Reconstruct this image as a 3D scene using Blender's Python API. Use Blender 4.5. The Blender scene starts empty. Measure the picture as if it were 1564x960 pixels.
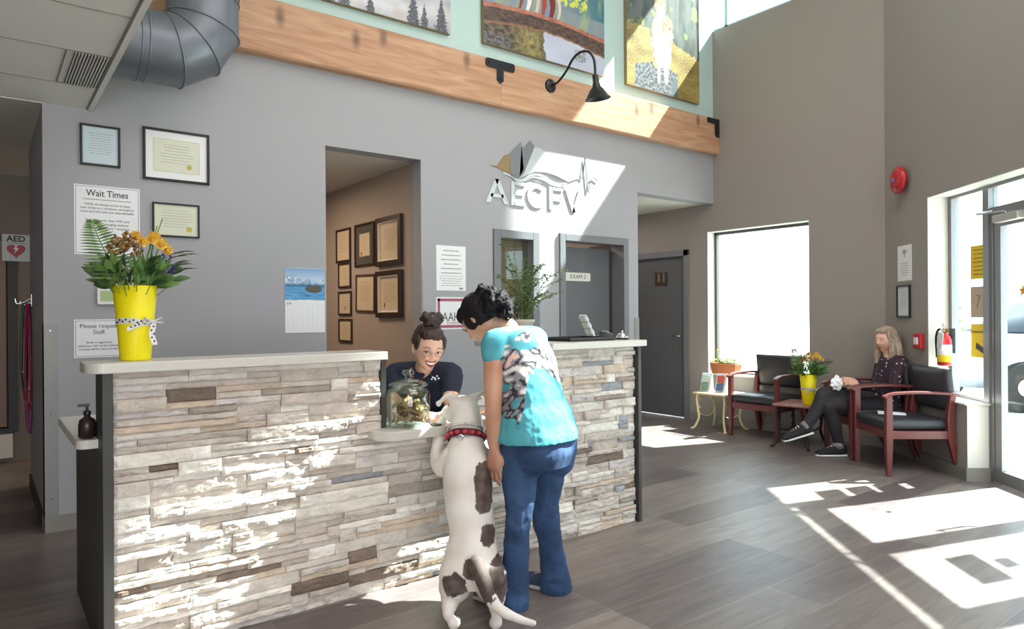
import bpy, math, random
from mathutils import Vector, Matrix, noise, Quaternion
R = math.radians
random.seed(7)
SC = bpy.context.scene
COL = SC.collection

# ---------------------------------------------------------------- camera
EYE = Vector((0, 0, 1.28))
def cam_axes():
    yaw, pitch, roll = R(37.455), R(-.026), R(-.387)
    c, s = math.cos(yaw), math.sin(yaw); cp, sp = math.cos(pitch), math.sin(pitch)
    F = Vector((s * cp, c * cp, sp)); r = Vector((c, -s, 0)); u = r.cross(F)
    c, s = math.cos(roll), math.sin(roll)
    return r * c + u * s, u * c - r * s, F
CR, CU, CF = cam_axes()
cd = bpy.data.cameras.new('camera'); cam = bpy.data.objects.new('camera', cd); COL.objects.link(cam)
cd.sensor_width = 36; cd.lens = 1056.7 / 1564 * 36; cd.clip_start = .05; cd.clip_end = 300
m = Matrix.Identity(4)
for i in range(3):
    m[i][0], m[i][1], m[i][2], m[i][3] = CR[i], CU[i], -CF[i], EYE[i]
cam.matrix_world = m
SC.camera = cam
def P(px, py, d):                       # the place in the room seen at a pixel of the photograph, d metres in front of the camera
    return EYE + (CF + CR * ((px - 782) / 1056.7) + CU * (-(py - 480) / 1056.7)) * d

# ---------------------------------------------------------------- light
SUN_AZ = Vector((.953, -.303)); TAN_EL = 1.13
SUN_E = 34.0
SKY = (.80, .90, 1.0); SKY_E = 3.6
w = bpy.data.worlds.new('sky'); SC.world = w; w.use_nodes = True
bg = w.node_tree.nodes['Background']; bg.inputs[0].default_value = (*SKY, 1); bg.inputs[1].default_value = SKY_E
sl = bpy.data.lights.new('sun', 'SUN'); sl.energy = SUN_E; sl.angle = R(.8); sl.color = (1, .97, .92)
so = bpy.data.objects.new('sun', sl); COL.objects.link(so)
so.rotation_euler = Vector((SUN_AZ.x, SUN_AZ.y, TAN_EL)).to_track_quat('Z', 'Y').to_euler(); so.location = (14, -5, 14)
def area(name, loc, size, e, color=(1, 1, 1), rot=(0, 0, 0)):
    l = bpy.data.lights.new(name, 'AREA'); l.shape = 'RECTANGLE'; l.size, l.size_y = size; l.energy = e; l.color = color
    o = bpy.data.objects.new(name, l); COL.objects.link(o); o.location = loc; o.rotation_euler = rot
    return o
area('fill_light_hall', (1.5, -1.5, 5.7), (4, 3), 200, (1, .97, .93))  # added fill high over the unseen part of the room
area('fill_light_lobby', (3.6, 2.2, 5.85), (2, 2), 70, (1, .97, .93))  # unseen area light put in to lift the lobby
area('fill_light_entry', (4.2, -.8, 4.2), (2.5, 2.5), 120, (1, .97, .93), (R(40), 0, R(15)))  # tilted fill hung below the ceiling, added to brighten the room
area('fill_light_behind', (-.9, -3.9, 1.3), (3.4, 1.6), 110, (.93, .97, 1), (R(122), 0, R(-4)))  # fill added behind the camera, tilted up to brighten the dropped ceiling
area('ceiling_lamp_office', (1.7, 6.3, 2.5), (.8, .8), 26, (1, .78, .56))
area('ceiling_lamp_exam_room', (4.0, 6.2, 2.5), (.8, .6), 22, (1, .85, .7))
area('ceiling_lamp_corridor', (6.0, 6.2, 2.5), (.3, .3), 5, (1, .9, .8))
area('fill_light_desk', (1.2, 3.9, 2.54), (.5, .5), 0.01)  # added area light, all but off
SC.view_settings.view_transform = 'Standard'; SC.view_settings.look = 'None'
SC.view_settings.gamma = 1; SC.view_settings.use_curve_mapping = False
SC.view_settings.exposure = 0.22
SC.cycles.max_bounces = 10; SC.cycles.diffuse_bounces = 6; SC.cycles.transparent_max_bounces = 16
SC.cycles.sample_clamp_indirect = 6
try: SC.cycles.use_denoising = True
except Exception: pass

# ---------------------------------------------------------------- materials
def lin(c):
    if isinstance(c, str):
        c = [int(c[i:i + 2], 16) / 255 for i in (0, 2, 4)]
    return tuple(v / 12.92 if v <= .04045 else ((v + .055) / 1.055) ** 2.4 for v in c)
def mat(name, col='808080', rough=.6, metal=0, spec=.5, bump=0, bscale=60, mottle=0, mscale=8, attr=None, sheen=0, coat=0, stretch=None):
    m = bpy.data.materials.new(name); m.use_nodes = True
    nt = m.node_tree; b = nt.nodes['Principled BSDF']
    b.inputs['Base Color'].default_value = (*lin(col), 1)
    b.inputs['Roughness'].default_value = rough; b.inputs['Metallic'].default_value = metal
    b.inputs['Specular IOR Level'].default_value = spec
    if coat: b.inputs['Coat Weight'].default_value = coat
    if sheen: b.inputs['Sheen Weight'].default_value = sheen
    src = None
    if attr:
        a = nt.nodes.new('ShaderNodeAttribute'); a.attribute_name = attr; src = a.outputs['Color']
    tc = nt.nodes.new('ShaderNodeTexCoord'); vec = tc.outputs['Object']
    if stretch:
        mp = nt.nodes.new('ShaderNodeMapping'); mp.inputs['Scale'].default_value = stretch
        nt.links.new(vec, mp.inputs[0]); vec = mp.outputs[0]
    if mottle:
        n = nt.nodes.new('ShaderNodeTexNoise'); n.inputs['Scale'].default_value = mscale; n.inputs['Detail'].default_value = 6
        nt.links.new(vec, n.inputs['Vector'])
        r = nt.nodes.new('ShaderNodeMapRange'); r.inputs[1].default_value = .25; r.inputs[2].default_value = .75
        r.inputs[3].default_value = 1 - mottle; r.inputs[4].default_value = 1 + mottle
        nt.links.new(n.outputs[0], r.inputs[0])
        mx = nt.nodes.new('ShaderNodeVectorMath'); mx.operation = 'SCALE'
        if src: nt.links.new(src, mx.inputs[0])
        else: mx.inputs[0].default_value = lin(col)
        nt.links.new(r.outputs[0], mx.inputs['Scale']); src = mx.outputs[0]
    if src: nt.links.new(src, b.inputs['Base Color'])
    if bump:
        n = nt.nodes.new('ShaderNodeTexNoise'); n.inputs['Scale'].default_value = bscale; n.inputs['Detail'].default_value = 5
        nt.links.new(vec, n.inputs['Vector'])
        bp = nt.nodes.new('ShaderNodeBump'); bp.inputs['Strength'].default_value = bump; bp.inputs['Distance'].default_value = .01
        nt.links.new(n.outputs[0], bp.inputs['Height']); nt.links.new(bp.outputs[0], b.inputs['Normal'])
    return m
def glass_mat(name, tint='ffffff', refl=1.0, rough=0.0):
    m = bpy.data.materials.new(name); m.use_nodes = True; nt = m.node_tree
    for n in list(nt.nodes): nt.nodes.remove(n)
    o = nt.nodes.new('ShaderNodeOutputMaterial'); mix = nt.nodes.new('ShaderNodeMixShader')
    t = nt.nodes.new('ShaderNodeBsdfTransparent'); t.inputs[0].default_value = (*lin(tint), 1)
    g = nt.nodes.new('ShaderNodeBsdfGlossy'); g.inputs['Roughness'].default_value = rough
    f0 = nt.nodes.new('ShaderNodeLayerWeight'); f0.inputs[0].default_value = .5
    f1 = nt.nodes.new('ShaderNodeMath'); f1.operation = 'POWER'; f1.inputs[1].default_value = 4; nt.links.new(f0.outputs['Facing'], f1.inputs[0])
    f = nt.nodes.new('ShaderNodeMath'); f.operation = 'MULTIPLY_ADD'; f.inputs[1].default_value = .6; f.inputs[2].default_value = .035; nt.links.new(f1.outputs[0], f.inputs[0])
    mu = nt.nodes.new('ShaderNodeMath'); mu.operation = 'MULTIPLY'; mu.inputs[1].default_value = refl
    nt.links.new(f.outputs[0], mu.inputs[0]); nt.links.new(mu.outputs[0], mix.inputs[0])
    nt.links.new(t.outputs[0], mix.inputs[1]); nt.links.new(g.outputs[0], mix.inputs[2]); nt.links.new(mix.outputs[0], o.inputs[0])
    return m

WALLC = 'a8a09a'
M = {}
M['wall'] = mat('taupe_paint', '958d88', .7, bump=.05, bscale=180)
M['wall_grey'] = mat('wall_paint_cool_lit', 'a09fa3', .7, bump=.05, bscale=180)  # same wall paint, made cooler to carry the bluish daylight in its colour
M['upper'] = mat('pale_teal_paint', 'b6cdc9', .7, bump=.05, bscale=180)
M['white'] = mat('white_paint', 'd8d4cc', .6)
M['dark_grey'] = mat('grey_trim_paint', '75757a', .5)
M['doorgrey'] = mat('grey_door_paint', '606063', .5)
M['base'] = mat('grey_vinyl_base', '85807b', .5)
M['tile'] = mat('ceiling_tile', 'ece9e3', .9, bump=.3, bscale=400, mottle=.03, mscale=120)
M['tile_grid'] = mat('ceiling_grid_metal', 'e0ddd6', .5)
M['black'] = mat('black_metal', '15151a', .4)
M['darkline'] = mat('dark_gap', '3c3834', .8); M['gridline'] = mat('grid_gap', '8d8a84', .8)
M['alu'] = mat('anodised_aluminium', '8d8d8f', .38, metal=.6)
M['steel'] = mat('brushed_steel', '8e8d8a', .5, metal=.6, stretch=(1, 1, 60), bump=.1, bscale=30)
M['chrome'] = mat('chrome', 'dcdcdc', .12, metal=1)
M['galv'] = mat('galvanised_sheet', '767a83', .42, metal=.55, mottle=.12, mscale=5)
M['counter'] = mat('counter_slab', 'c9c4bc', .35, mottle=.03, mscale=200)
M['panel'] = mat('charcoal_panel', '3a3937', .5)
M['panel_dark'] = mat('dark_laminate', '24211f', .45)
M['paper'] = mat('paper', 'e6e6e8', .7)
M['ink'] = mat('ink', '4a4a4e', .8)
M['glass'] = glass_mat('window_glass', 'f2fbfa', .8)
M['picglass'] = glass_mat('picture_glass', 'ffffff', .6)
M['art'] = mat('painted_print', 'ffffff', .55, attr='col')
M['artgloss'] = mat('painted_canvas', 'ffffff', .4, attr='col', bump=.1, bscale=300)

# ---------------------------------------------------------------- mesh helpers
class MB:
    def __init__(s): s.v = []; s.f = []; s.c = []; s.mi = []; s.k = 0; s.cc = None
    def add(s, vs, fs, c=None):
        b = len(s.v); s.v += [tuple(p) for p in vs]; s.f += [tuple(b + i for i in f) for f in fs]; s.mi += [s.k] * len(fs)
        c = c or s.cc
        s.c += [c or (1, 1, 1)] * len(vs)
        return s
    def box(s, a, b, c=None):
        x0, y0, z0 = a; x1, y1, z1 = b
        return s.add([(x0, y0, z0), (x1, y0, z0), (x1, y1, z0), (x0, y1, z0), (x0, y0, z1), (x1, y0, z1), (x1, y1, z1), (x0, y1, z1)],
                     [(0, 3, 2, 1), (4, 5, 6, 7), (0, 1, 5, 4), (1, 2, 6, 5), (2, 3, 7, 6), (3, 0, 4, 7)], c)
    def quad(s, a, b, c, d, col=None): return s.add([a, b, c, d], [(0, 1, 2, 3)], col)
    def prism(s, poly, h0, h1, ax='z', c=None):       # polygon in the plane across ax, extruded from h0 to h1
        n = len(poly)
        def q(p, h):
            if ax == 'z': return (p[0], p[1], h)
            if ax == 'y': return (p[0], h, p[1])
            return (h, p[0], p[1])
        vs = [q(p, h0) for p in poly] + [q(p, h1) for p in poly]
        fs = [tuple(range(n))[::-1], tuple(range(n, 2 * n))] + [(i, (i + 1) % n, n + (i + 1) % n, n + i) for i in range(n)]
        return s.add(vs, fs, c)
    def rings(s, rs, cap0=True, cap1=True, c=None, closed=True):
        n = len(rs[0]); vs = [p for r in rs for p in r]; fs = []
        for j in range(len(rs) - 1):
            for i in range(n if closed else n - 1):
                i2 = (i + 1) % n
                fs.append((j * n + i, j * n + i2, (j + 1) * n + i2, (j + 1) * n + i))
        if cap0: fs.append(tuple(range(n))[::-1])
        if cap1: fs.append(tuple(range((len(rs) - 1) * n, len(rs) * n)))
        return s.add(vs, fs, c)
    def tube(s, pts, rad, n=10, c=None, cap=True, flat=1.0):
        pts = [Vector(p) for p in pts]; rs = []; up = None
        if not hasattr(rad, '__len__'): rad = [rad] * len(pts)
        for i, p in enumerate(pts):
            t = (pts[min(i + 1, len(pts) - 1)] - pts[max(i - 1, 0)]).normalized()
            if up is None:
                up = Vector((0, 0, 1)) if abs(t.z) < .9 else Vector((1, 0, 0))
            a = t.cross(up)
            if a.length < 1e-6: a = t.orthogonal()
            a.normalize(); b = a.cross(t).normalized(); up = b
            rs.append([p + a * math.cos(2 * math.pi * k / n) * rad[i] + b * math.sin(2 * math.pi * k / n) * rad[i] * flat for k in range(n)])
        return s.rings(rs, cap, cap, c)
    def lathe(s, prof, o=(0, 0, 0), n=24, c=None, cap=True, ax='z'):
        rs = []
        for r, h in prof:
            ring = []
            for k in range(n):
                a = 2 * math.pi * k / n
                p = (r * math.cos(a), r * math.sin(a), h) if ax == 'z' else (r * math.cos(a), -h, r * math.sin(a)) if ax == 'y' else (h, r * math.cos(a), r * math.sin(a))
                ring.append((o[0] + p[0], o[1] + p[1], o[2] + p[2]))
            rs.append(ring)
        return s.rings(rs, cap, cap, c)
    def ell(s, o, r, n=16, m=10, c=None, mtx=None):
        vs = []; o = Vector(o)
        rs = []
        for j in range(m + 1):
            t = math.pi * (j + .001) / (m + .002)
            rs.append([])
            for k in range(n):
                a = 2 * math.pi * k / n
                p = Vector((r[0] * math.sin(t) * math.cos(a), r[1] * math.sin(t) * math.sin(a), -r[2] * math.cos(t)))
                rs[-1].append(o + (mtx @ p if mtx else p))
        return s.rings(rs, True, True, c)
    def leaf(s, p, d, up, L, W, bend=.3, c=None, n=4):
        p = Vector(p); d = Vector(d).normalized(); sd = d.cross(Vector(up))
        if sd.length < .01: sd = d.orthogonal()
        sd.normalize(); nn = sd.cross(d).normalized(); vs = []; fs = []
        for i in range(n + 1):
            t = i / n; q = p + d * (L * t) - nn * (bend * L * t * t)
            ww = W * math.sin(math.pi * min(1, .08 + t * .92)) * (1 - .25 * t)
            vs += [q - sd * ww / 2 + nn * ww * .15, q, q + sd * ww / 2 + nn * ww * .15]
        for i in range(n):
            a = i * 3; fs += [(a, a + 1, a + 4, a + 3), (a + 1, a + 2, a + 5, a + 4)]
        return s.add(vs, fs, c)
    def xform(s, mtx, start=0):
        for i in range(start, len(s.v)): s.v[i] = tuple(mtx @ Vector(s.v[i]))
        return s
    def mesh(s, name, mats, off=None, smooth=False):
        me = bpy.data.meshes.new(name)
        v = s.v if off is None else [(p[0] - off[0], p[1] - off[1], p[2] - off[2]) for p in s.v]
        me.from_pydata(v, [], s.f); 
        if not isinstance(mats, (list, tuple)): mats = [mats]
        for m_ in mats: me.materials.append(m_)
        if len(mats) > 1: me.polygons.foreach_set('material_index', s.mi)
        if any(c != (1, 1, 1) for c in s.c):
            a = me.color_attributes.new('col', 'FLOAT_COLOR', 'POINT')
            a.data.foreach_set('color', [x for c in s.c for x in (*c[:3], 1)])
        if smooth: me.polygons.foreach_set('use_smooth', [True] * len(me.polygons))
        me.validate(); me.update()
        return me
OFF = {}
def thing(name, loc, label, cat, group=None, rz=0):
    o = bpy.data.objects.new(name, None); COL.objects.link(o); o.location = loc; o.rotation_euler = (0, 0, rz)
    o.empty_display_size = .1
    o['label'] = label; o['category'] = cat
    if group: o['group'] = group
    OFF[o.name] = Vector(loc)
    return o
def tag(o, label, cat, group=None, kind=None):
    o['label'] = label; o['category'] = cat
    if group: o['group'] = group
    if kind: o['kind'] = kind
    return o
def part(name, mb, mt, parent=None, label=None, world=False, smooth=False, bevel=0, subsurf=0, kind=None, segs=2):
    off = OFF.get(parent.name) if (parent is not None and world) else None
    me = mb.mesh(name, mt, off, smooth) if isinstance(mb, MB) else mb
    if off is not None and not isinstance(mb, MB): me.transform(Matrix.Translation(-off))
    o = bpy.data.objects.new(name, me); COL.objects.link(o)
    if parent is not None:
        o.parent = parent
        if world: OFF[o.name] = off
    if label: o['label'] = label
    if kind: o['kind'] = kind
    if bevel:
        b = o.modifiers.new('bevel', 'BEVEL'); b.width = bevel; b.segments = segs; b.limit_method = 'ANGLE'
    if subsurf:
        b = o.modifiers.new('subsurf', 'SUBSURF'); b.levels = subsurf; b.render_levels = subsurf
    return o
def struct(name, mb, mt, **k): return part(name, mb, mt, kind='structure', **k)
def copy_tree(o, parent=None):
    c = o.copy(); COL.objects.link(c)
    if parent is not None: c.parent = parent
    for ch in list(o.children): copy_tree(ch, c)
    return c
def text(name, body, size, mt, parent, loc, rot=(math.pi / 2, 0, 0), align='CENTER', ext=.0006, space=1.0, sx=1.0, line=1.0, label=None, bold=0):
    cu = bpy.data.curves.new(name, 'FONT'); cu.body = body; cu.size = size; cu.align_x = align; cu.align_y = 'CENTER'
    cu.extrude = ext; cu.space_character = space; cu.space_line = line; cu.offset = bold; cu.materials.append(mt); cu.resolution_u = 3
    tmp = bpy.data.objects.new(name, cu); COL.objects.link(tmp)
    me = bpy.data.meshes.new_from_object(tmp.evaluated_get(bpy.context.evaluated_depsgraph_get())); bpy.data.objects.remove(tmp)
    me.name = name; me.transform(Matrix.Translation(loc) @ Matrix.Rotation(rot[0], 4, 'X') @ Matrix.Diagonal((sx, 1, 1, 1)))
    if not me.materials: me.materials.append(mt)
    o = bpy.data.objects.new(name, me); COL.objects.link(o); o.parent = parent
    if label: o['label'] = label
    return o
def painting(fn, w, h, nx, nz, y=0):           # a print: a finely divided sheet whose colours come from a drawing function
    mb = MB(); vs = []; cs = []
    for j in range(nz + 1):
        for i in range(nx + 1):
            u, v = i / nx, j / nz
            vs.append(((u - .5) * w, y, (v - .5) * h)); cs.append(tuple(fn(u, v)))
    fs = [(j * (nx + 1) + i, j * (nx + 1) + i + 1, (j + 1) * (nx + 1) + i + 1, (j + 1) * (nx + 1) + i) for j in range(nz) for i in range(nx)]
    mb.v = vs; mb.c = cs; mb.f = fs; mb.mi = [0] * len(fs)
    return mb
def fb(x, y, z=0, o=4): return noise.fractal(Vector((x, y, z)), 1.0, 2.0, o)
def mixc(a, b, t): t = max(0, min(1, t)); return tuple(a[i] * (1 - t) + b[i] * t for i in range(3))
# ---------------------------------------------------------------- the setting
W = 4.95; FX = 6.75; CEIL = 7.3; LOW = 2.551
P0 = Vector((6.75, 3.03)); DT = Vector((-.6626, -.749)); DN = Vector((.749, -.6626))      # the slanted entrance wall: along, outward
def RWP(t, n, z): q = P0 + DT * t + DN * n; return (q.x, q.y, z)
RZ = math.atan2(-.749, -.6626)
def rw_box(mb, t0, t1, n0, n1, z0, z1):
    return mb.prism([RWP(t, n, 0)[:2] for t, n in ((t0, n0), (t0, n1), (t1, n1), (t1, n0))], z0, z1)
def rw_poly(mb, poly, n0, n1):
    k = len(poly); vs = [RWP(t, n0, z) for t, z in poly] + [RWP(t, n1, z) for t, z in poly]
    return mb.add(vs, [tuple(range(k))[::-1], tuple(range(k, 2 * k))] + [(i, (i + 1) % k, k + (i + 1) % k, k + i) for i in range(k)])
# floor: wood look planks 1.2 x 0.27 m along the main wall
fm = bpy.data.materials.new('plank_tile'); fm.use_nodes = True; nt = fm.node_tree; b = nt.nodes['Principled BSDF']
tc = nt.nodes.new('ShaderNodeTexCoord'); mp = nt.nodes.new('ShaderNodeMapping'); mp.inputs['Location'].default_value = (-.12, -1.57 % .27 , 0)
mp.inputs['Location'].default_value = (.25, .05, 0)
nt.links.new(tc.outputs['Object'], mp.inputs[0])
br = nt.nodes.new('ShaderNodeTexBrick'); br.offset = .37; br.offset_frequency = 3; br.squash = 1
br.inputs['Scale'].default_value = 1; br.inputs['Brick Width'].default_value = 1.2; br.inputs['Row Height'].default_value = .27
br.inputs['Mortar Size'].default_value = .0011; br.inputs['Mortar Smooth'].default_value = .1; br.inputs['Bias'].default_value = 0
br.inputs['Color1'].default_value = (*lin('64595a'), 1); br.inputs['Color2'].default_value = (*lin('8c817b'), 1); br.inputs['Mortar'].default_value = (*lin('9a918a'), 1)
nt.links.new(mp.outputs[0], br.inputs['Vector'])
mp2 = nt.nodes.new('ShaderNodeMapping'); mp2.inputs['Scale'].default_value = (1.1, 9, 1); nt.links.new(tc.outputs['Object'], mp2.inputs[0])
n1 = nt.nodes.new('ShaderNodeTexNoise'); n1.inputs['Scale'].default_value = 2.2; n1.inputs['Detail'].default_value = 9; n1.inputs['Roughness'].default_value = .65; n1.inputs['Distortion'].default_value = .8
nt.links.new(mp2.outputs[0], n1.inputs['Vector'])
rp = nt.nodes.new('ShaderNodeMapRange'); rp.inputs[1].default_value = .3; rp.inputs[2].default_value = .7; rp.inputs[3].default_value = .68; rp.inputs[4].default_value = 1.22
nt.links.new(n1.outputs[0], rp.inputs[0])
vm = nt.nodes.new('ShaderNodeVectorMath'); vm.operation = 'SCALE'; nt.links.new(br.outputs['Color'], vm.inputs[0]); nt.links.new(rp.outputs[0], vm.inputs['Scale'])
nt.links.new(vm.outputs[0], b.inputs['Base Color']); b.inputs['Roughness'].default_value = .36; b.inputs['Specular IOR Level'].default_value = .45
bp = nt.nodes.new('ShaderNodeBump'); bp.inputs['Strength'].default_value = .12; bp.inputs['Distance'].default_value = .004
nt.links.new(n1.outputs[0], bp.inputs['Height']); nt.links.new(bp.outputs[0], b.inputs['Normal'])
PT = lambda t, n: tuple(RWP(t, n, 0)[:2])
mb = MB(); mb.prism([(-4, -5), PT(9, .26), PT(-.0, .26), (7.2, 3.03), (7.2, 8.5), (-4, 8.5)], -.1, 0)
struct('floor', mb, fm)
# main wall (faces the camera side), with openings
def wall_y(name, y0, y1, x0, x1, z0, z1, holes, mt):
    mb = MB(); xs = sorted({x0, x1, *[h[0] for h in holes], *[h[1] for h in holes]})
    for a, b2 in zip(xs, xs[1:]):
        hs = sorted([(h[2], h[3]) for h in holes if h[0] <= a and h[1] >= b2]); z = z0
        for h0, h1 in hs:
            if h0 > z: mb.box((a, y0, z), (b2, y1, h0))
            z = h1
        if z < z1: mb.box((a, y0, z), (b2, y1, z1))
    return struct(name, mb, mt)
wall_y('wall_main', W, W + .14, .29, FX, 0, 3.3, [(2.045, 2.86, 0, 2.55), (3.64, 4.05, 1.21, 1.97), (4.42, 5.235, 0, 1.985), (5.46, FX, 0, 2.545)], M['wall_grey'])
mb = MB(); mb.box((.56, W, 3.3), (FX + .2, W + .14, CEIL)); struct('wall_upper', mb, M['upper'])
mb = MB()                                                            # far wall with window and corridor door
mb2 = []
def wall_x(name, x0, x1, y0, y1, z0, z1, holes, mt):
    mb = MB(); ys = sorted({y0, y1, *[h[0] for h in holes], *[h[1] for h in holes]})
    for a, b2 in zip(ys, ys[1:]):
        hs = sorted([(h[2], h[3]) for h in holes if h[0] <= a and h[1] >= b2]); z = z0
        for h0, h1 in hs:
            if h0 > z: mb.box((x0, a, z), (x1, b2, h0))
            z = h1
        if z < z1: mb.box((x0, a, z), (x1, b2, z1))
    return struct(name, mb, mt)
wall_x('wall_far', FX, FX + .2, 3.03, 8.3, 0, 4.54, [(3.785, 5.04, .56, 2.226), (5.37, 6.4, 0, 1.98)], M['wall'])
mb = MB(); mb.box((FX, 3.03, 6.05), (FX + .2, 5.09, CEIL)); mb.box((FX, 3.03, 4.54), (FX + .2, 3.93, 6.05)); struct('trim_1', mb, M['wall'])
# slanted wall with window (t .75-1.30), entrance recess (1.30-3.15) and second window
HW = (1.63, 2.75, 4.35); HT = lambda t: 6.27 + (t - 1.97) * 1.37      # unseen high window, top edge sloped to fit the sunlit stone
mb = MB()
rw_box(mb, 0, .75, 0, .2, 0, CEIL); rw_box(mb, .75, 4.35, 0, .2, 2.23, HW[2]); rw_box(mb, .75, HW[0], 0, .2, HW[2], CEIL); rw_box(mb, HW[1], 4.35, 0, .2, HW[2], CEIL)
rw_poly(mb, [(HW[0], HT(HW[0])), (HW[1], HT(HW[1])), (HW[1], CEIL), (HW[0], CEIL)], 0, .2); rw_box(mb, .75, 1.30, 0, .165, 0, .57)
rw_box(mb, 3.13, 4.35, 0, .165, 0, .57); rw_box(mb, 4.35, 9, 0, .2, 0, CEIL)
struct('wall_right', mb, M['wall'])
mb = MB(); mb.box((-3.2, -4.2, 0), (-3, 8.3, CEIL)); struct('wall_left', mb, M['wall'])
wall_y('wall_behind', -4.2, -4.0, -3, 1.2, 0, CEIL, [(-2.7, .9, .5, 2.4)], M['wall'])  # unseen wall; window opening added so sky light reaches the dropped ceiling
# hall behind the left edge of the main wall
mb = MB(); mb.box((.29, W + .14, 0), (.43, 6.4, LOW)); struct('wall_hall', mb, M['wall_grey'])
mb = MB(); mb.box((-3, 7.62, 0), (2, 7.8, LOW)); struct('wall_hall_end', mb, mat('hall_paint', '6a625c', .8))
# office behind the first opening: its picture wall runs away from the opening
mb = MB(); mb.box((2.87, W + .14, 0), (3.0, 8.2, 2.7)); struct('wall_office_right', mb, mat('office_paint', 'a6968a', .75))
mb = MB(); mb.box((.43, 8.2, 0), (FX, 8.35, 2.7)); struct('wall_office_back', mb, mat('office_back_paint', 'a6968a', .75))
mb = MB(); mb.box((3.0, 6.9, 0), (5.32, 7.0, 2.55)); struct('wall_exam_room', mb, mat('exam_room_paint', 'c9bfae', .8))
mb = MB(); mb.box((5.32, W + .14, 0), (5.46, 8.2, 2.7)); struct('wall_corridor', mb, M['wall'])
# ceilings
mb = MB(); mb.prism([PT(9, .2), PT(0, .2), (FX + .2, 3.03), (FX + .2, 5.1), (.549, 5.1), (.549, -4.2)], CEIL, CEIL + .2)
struct('ceiling', mb, M['white'])
mb = MB(); mb.box((-3, -4.2, LOW + .02), (.52, W, CEIL + .2)); struct('ceiling_soffit', mb, M['white'])
mb = MB(); mb.box((-3, W + .14, LOW), (FX + .2, 8.35, LOW + .05)); mb.box((-3, W, LOW), (.29, W + .14, LOW + .05)); struct('ceiling_rooms', mb, M['white'])
# dropped ceiling: panels, grid and edge trim
mb = MB(); mb.box((-3, -4, LOW + .004), (.52, W, LOW + .02)); 
o = struct('ceiling_dropped', mb, M['tile'])
g = MB()
for k in range(-8, 16):
    y = 3.323 + .57 * (k - 5) + .0
    if -4 < y < W: g.box((-3, y - .012, LOW + .0), (.52, y + .012, LOW + .0045)) if False else g.box((-3, y - .003, LOW + .0005), (.52, y + .004, LOW + .0045))
g.box((.322, 3.893 + .0, LOW + .0005), (.33, 4.463, LOW + .0045)); g.box((.512, -4, LOW - .001), (.522, W, LOW + .02))
struct('trim_2', g, M['gridline'])
mb = MB(); mb.box((.522, -4, LOW - .006), (.549, W, 3.3)); mb.box((.522, -4, 3.3), (.549, W, CEIL)); struct('trim_3', mb, M['tile_grid'])
# corridor soffit light sits in a thing later.  baseboards
def base_y(name, x0, x1, y=W): mb = MB(); mb.box((x0, y - .012, 0), (x1, y, .095)); struct(name, mb, M['base'])
base_y('baseboard_main', .29, 2.045); base_y('baseboard_main_middle', 2.86, 4.35); 
mb = MB(); mb.box((FX - .012, 3.02, 0), (FX, 5.31, .095)); struct('baseboard_far', mb, M['base'])
mb = MB(); rw_box(mb, 0, 1.312, -.012, 0, 0, .095); rw_box(mb, 1.30, 1.312, 0, .16, 0, .095); struct('baseboard_right', mb, M['base'])
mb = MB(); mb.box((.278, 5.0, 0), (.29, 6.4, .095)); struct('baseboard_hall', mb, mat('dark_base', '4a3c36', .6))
# stainless corner guards, 1.23 m high
for nm, (a, b2), lb in (('corner_guard', ((.284, W - .006, .095), (.36, W, 1.235)), 'tall stainless corner guard on the wall end beside the dark hall'),):
    t = thing(nm, ((a[0] + b2[0]) / 2, W, .0), lb, 'corner guard')
    mb = MB(); mb.box(a, b2); mb.box((.284, W - .006, .095), (.29, W + .07, 1.235)); part('guard_sheet', mb, M['steel'], t, world=True)
    for z in (.2, .7, 1.2): part('screw', MB().lathe([(.005, 0), (.004, .003)], (.322, W - .006, z), 8, ax='y'), M['chrome'], t, world=True)
t = thing('corner_guard', (5.46, W, .0), 'pale metal corner guard on the wall end at the corridor opening, right of the counter', 'corner guard')
mb = MB(); mb.box((5.40, W - .006, .095), (5.466, W, 1.235)); part('guard_sheet', mb, M['steel'], t, world=True)
for z in (.2, .7, 1.2): part('screw', MB().lathe([(.005, 0), (.004, .003)], (5.43, W - .006, z), 8, ax='y'), M['chrome'], t, world=True)

# ---------------------------------------------------------------- windows and doors
mb = MB()                                     # far window: dark slim frame deep in the reveal
x0, x1, y0, y1, z0, z1 = FX + .13, FX + .18, 3.785, 5.04, .56, 2.226
for a, b2 in (((x0, y0, z0), (x1, y0 + .035, z1)), ((x0, y1 - .035, z0), (x1, y1, z1)), ((x0, y0, z1 - .035), (x1, y1, z1)), ((x0, y0, z0), (x1, y1, z0 + .035))): mb.box(a, b2)
wf = struct('window_1', mb, mat('dark_window_frame', '5c5a56', .5))
mb = MB(); mb.box((x0 + .02, y0 + .03, z0 + .03), (x0 + .026, y1 - .03, z1 - .03)); part('pane', mb, M['glass'], wf)
mb = MB(); mb.box((FX - .015, y0 - .0, z0 - .0), (x0, y1, z0 + .018)); part('sill', mb, M['white'], wf, bevel=.003)
mb = MB(); mb.box((FX + .002, y0 - .0005, z0 + .018), (x0, y0 + .004, z1)); mb.box((FX + .002, y1 - .004, z0 + .018), (x0, y1 + .0005, z1)); mb.box((FX + .002, y0, z1 - .004), (x0, y1, z1)); part('reveal_lining', mb, M['white'], wf)
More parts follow.
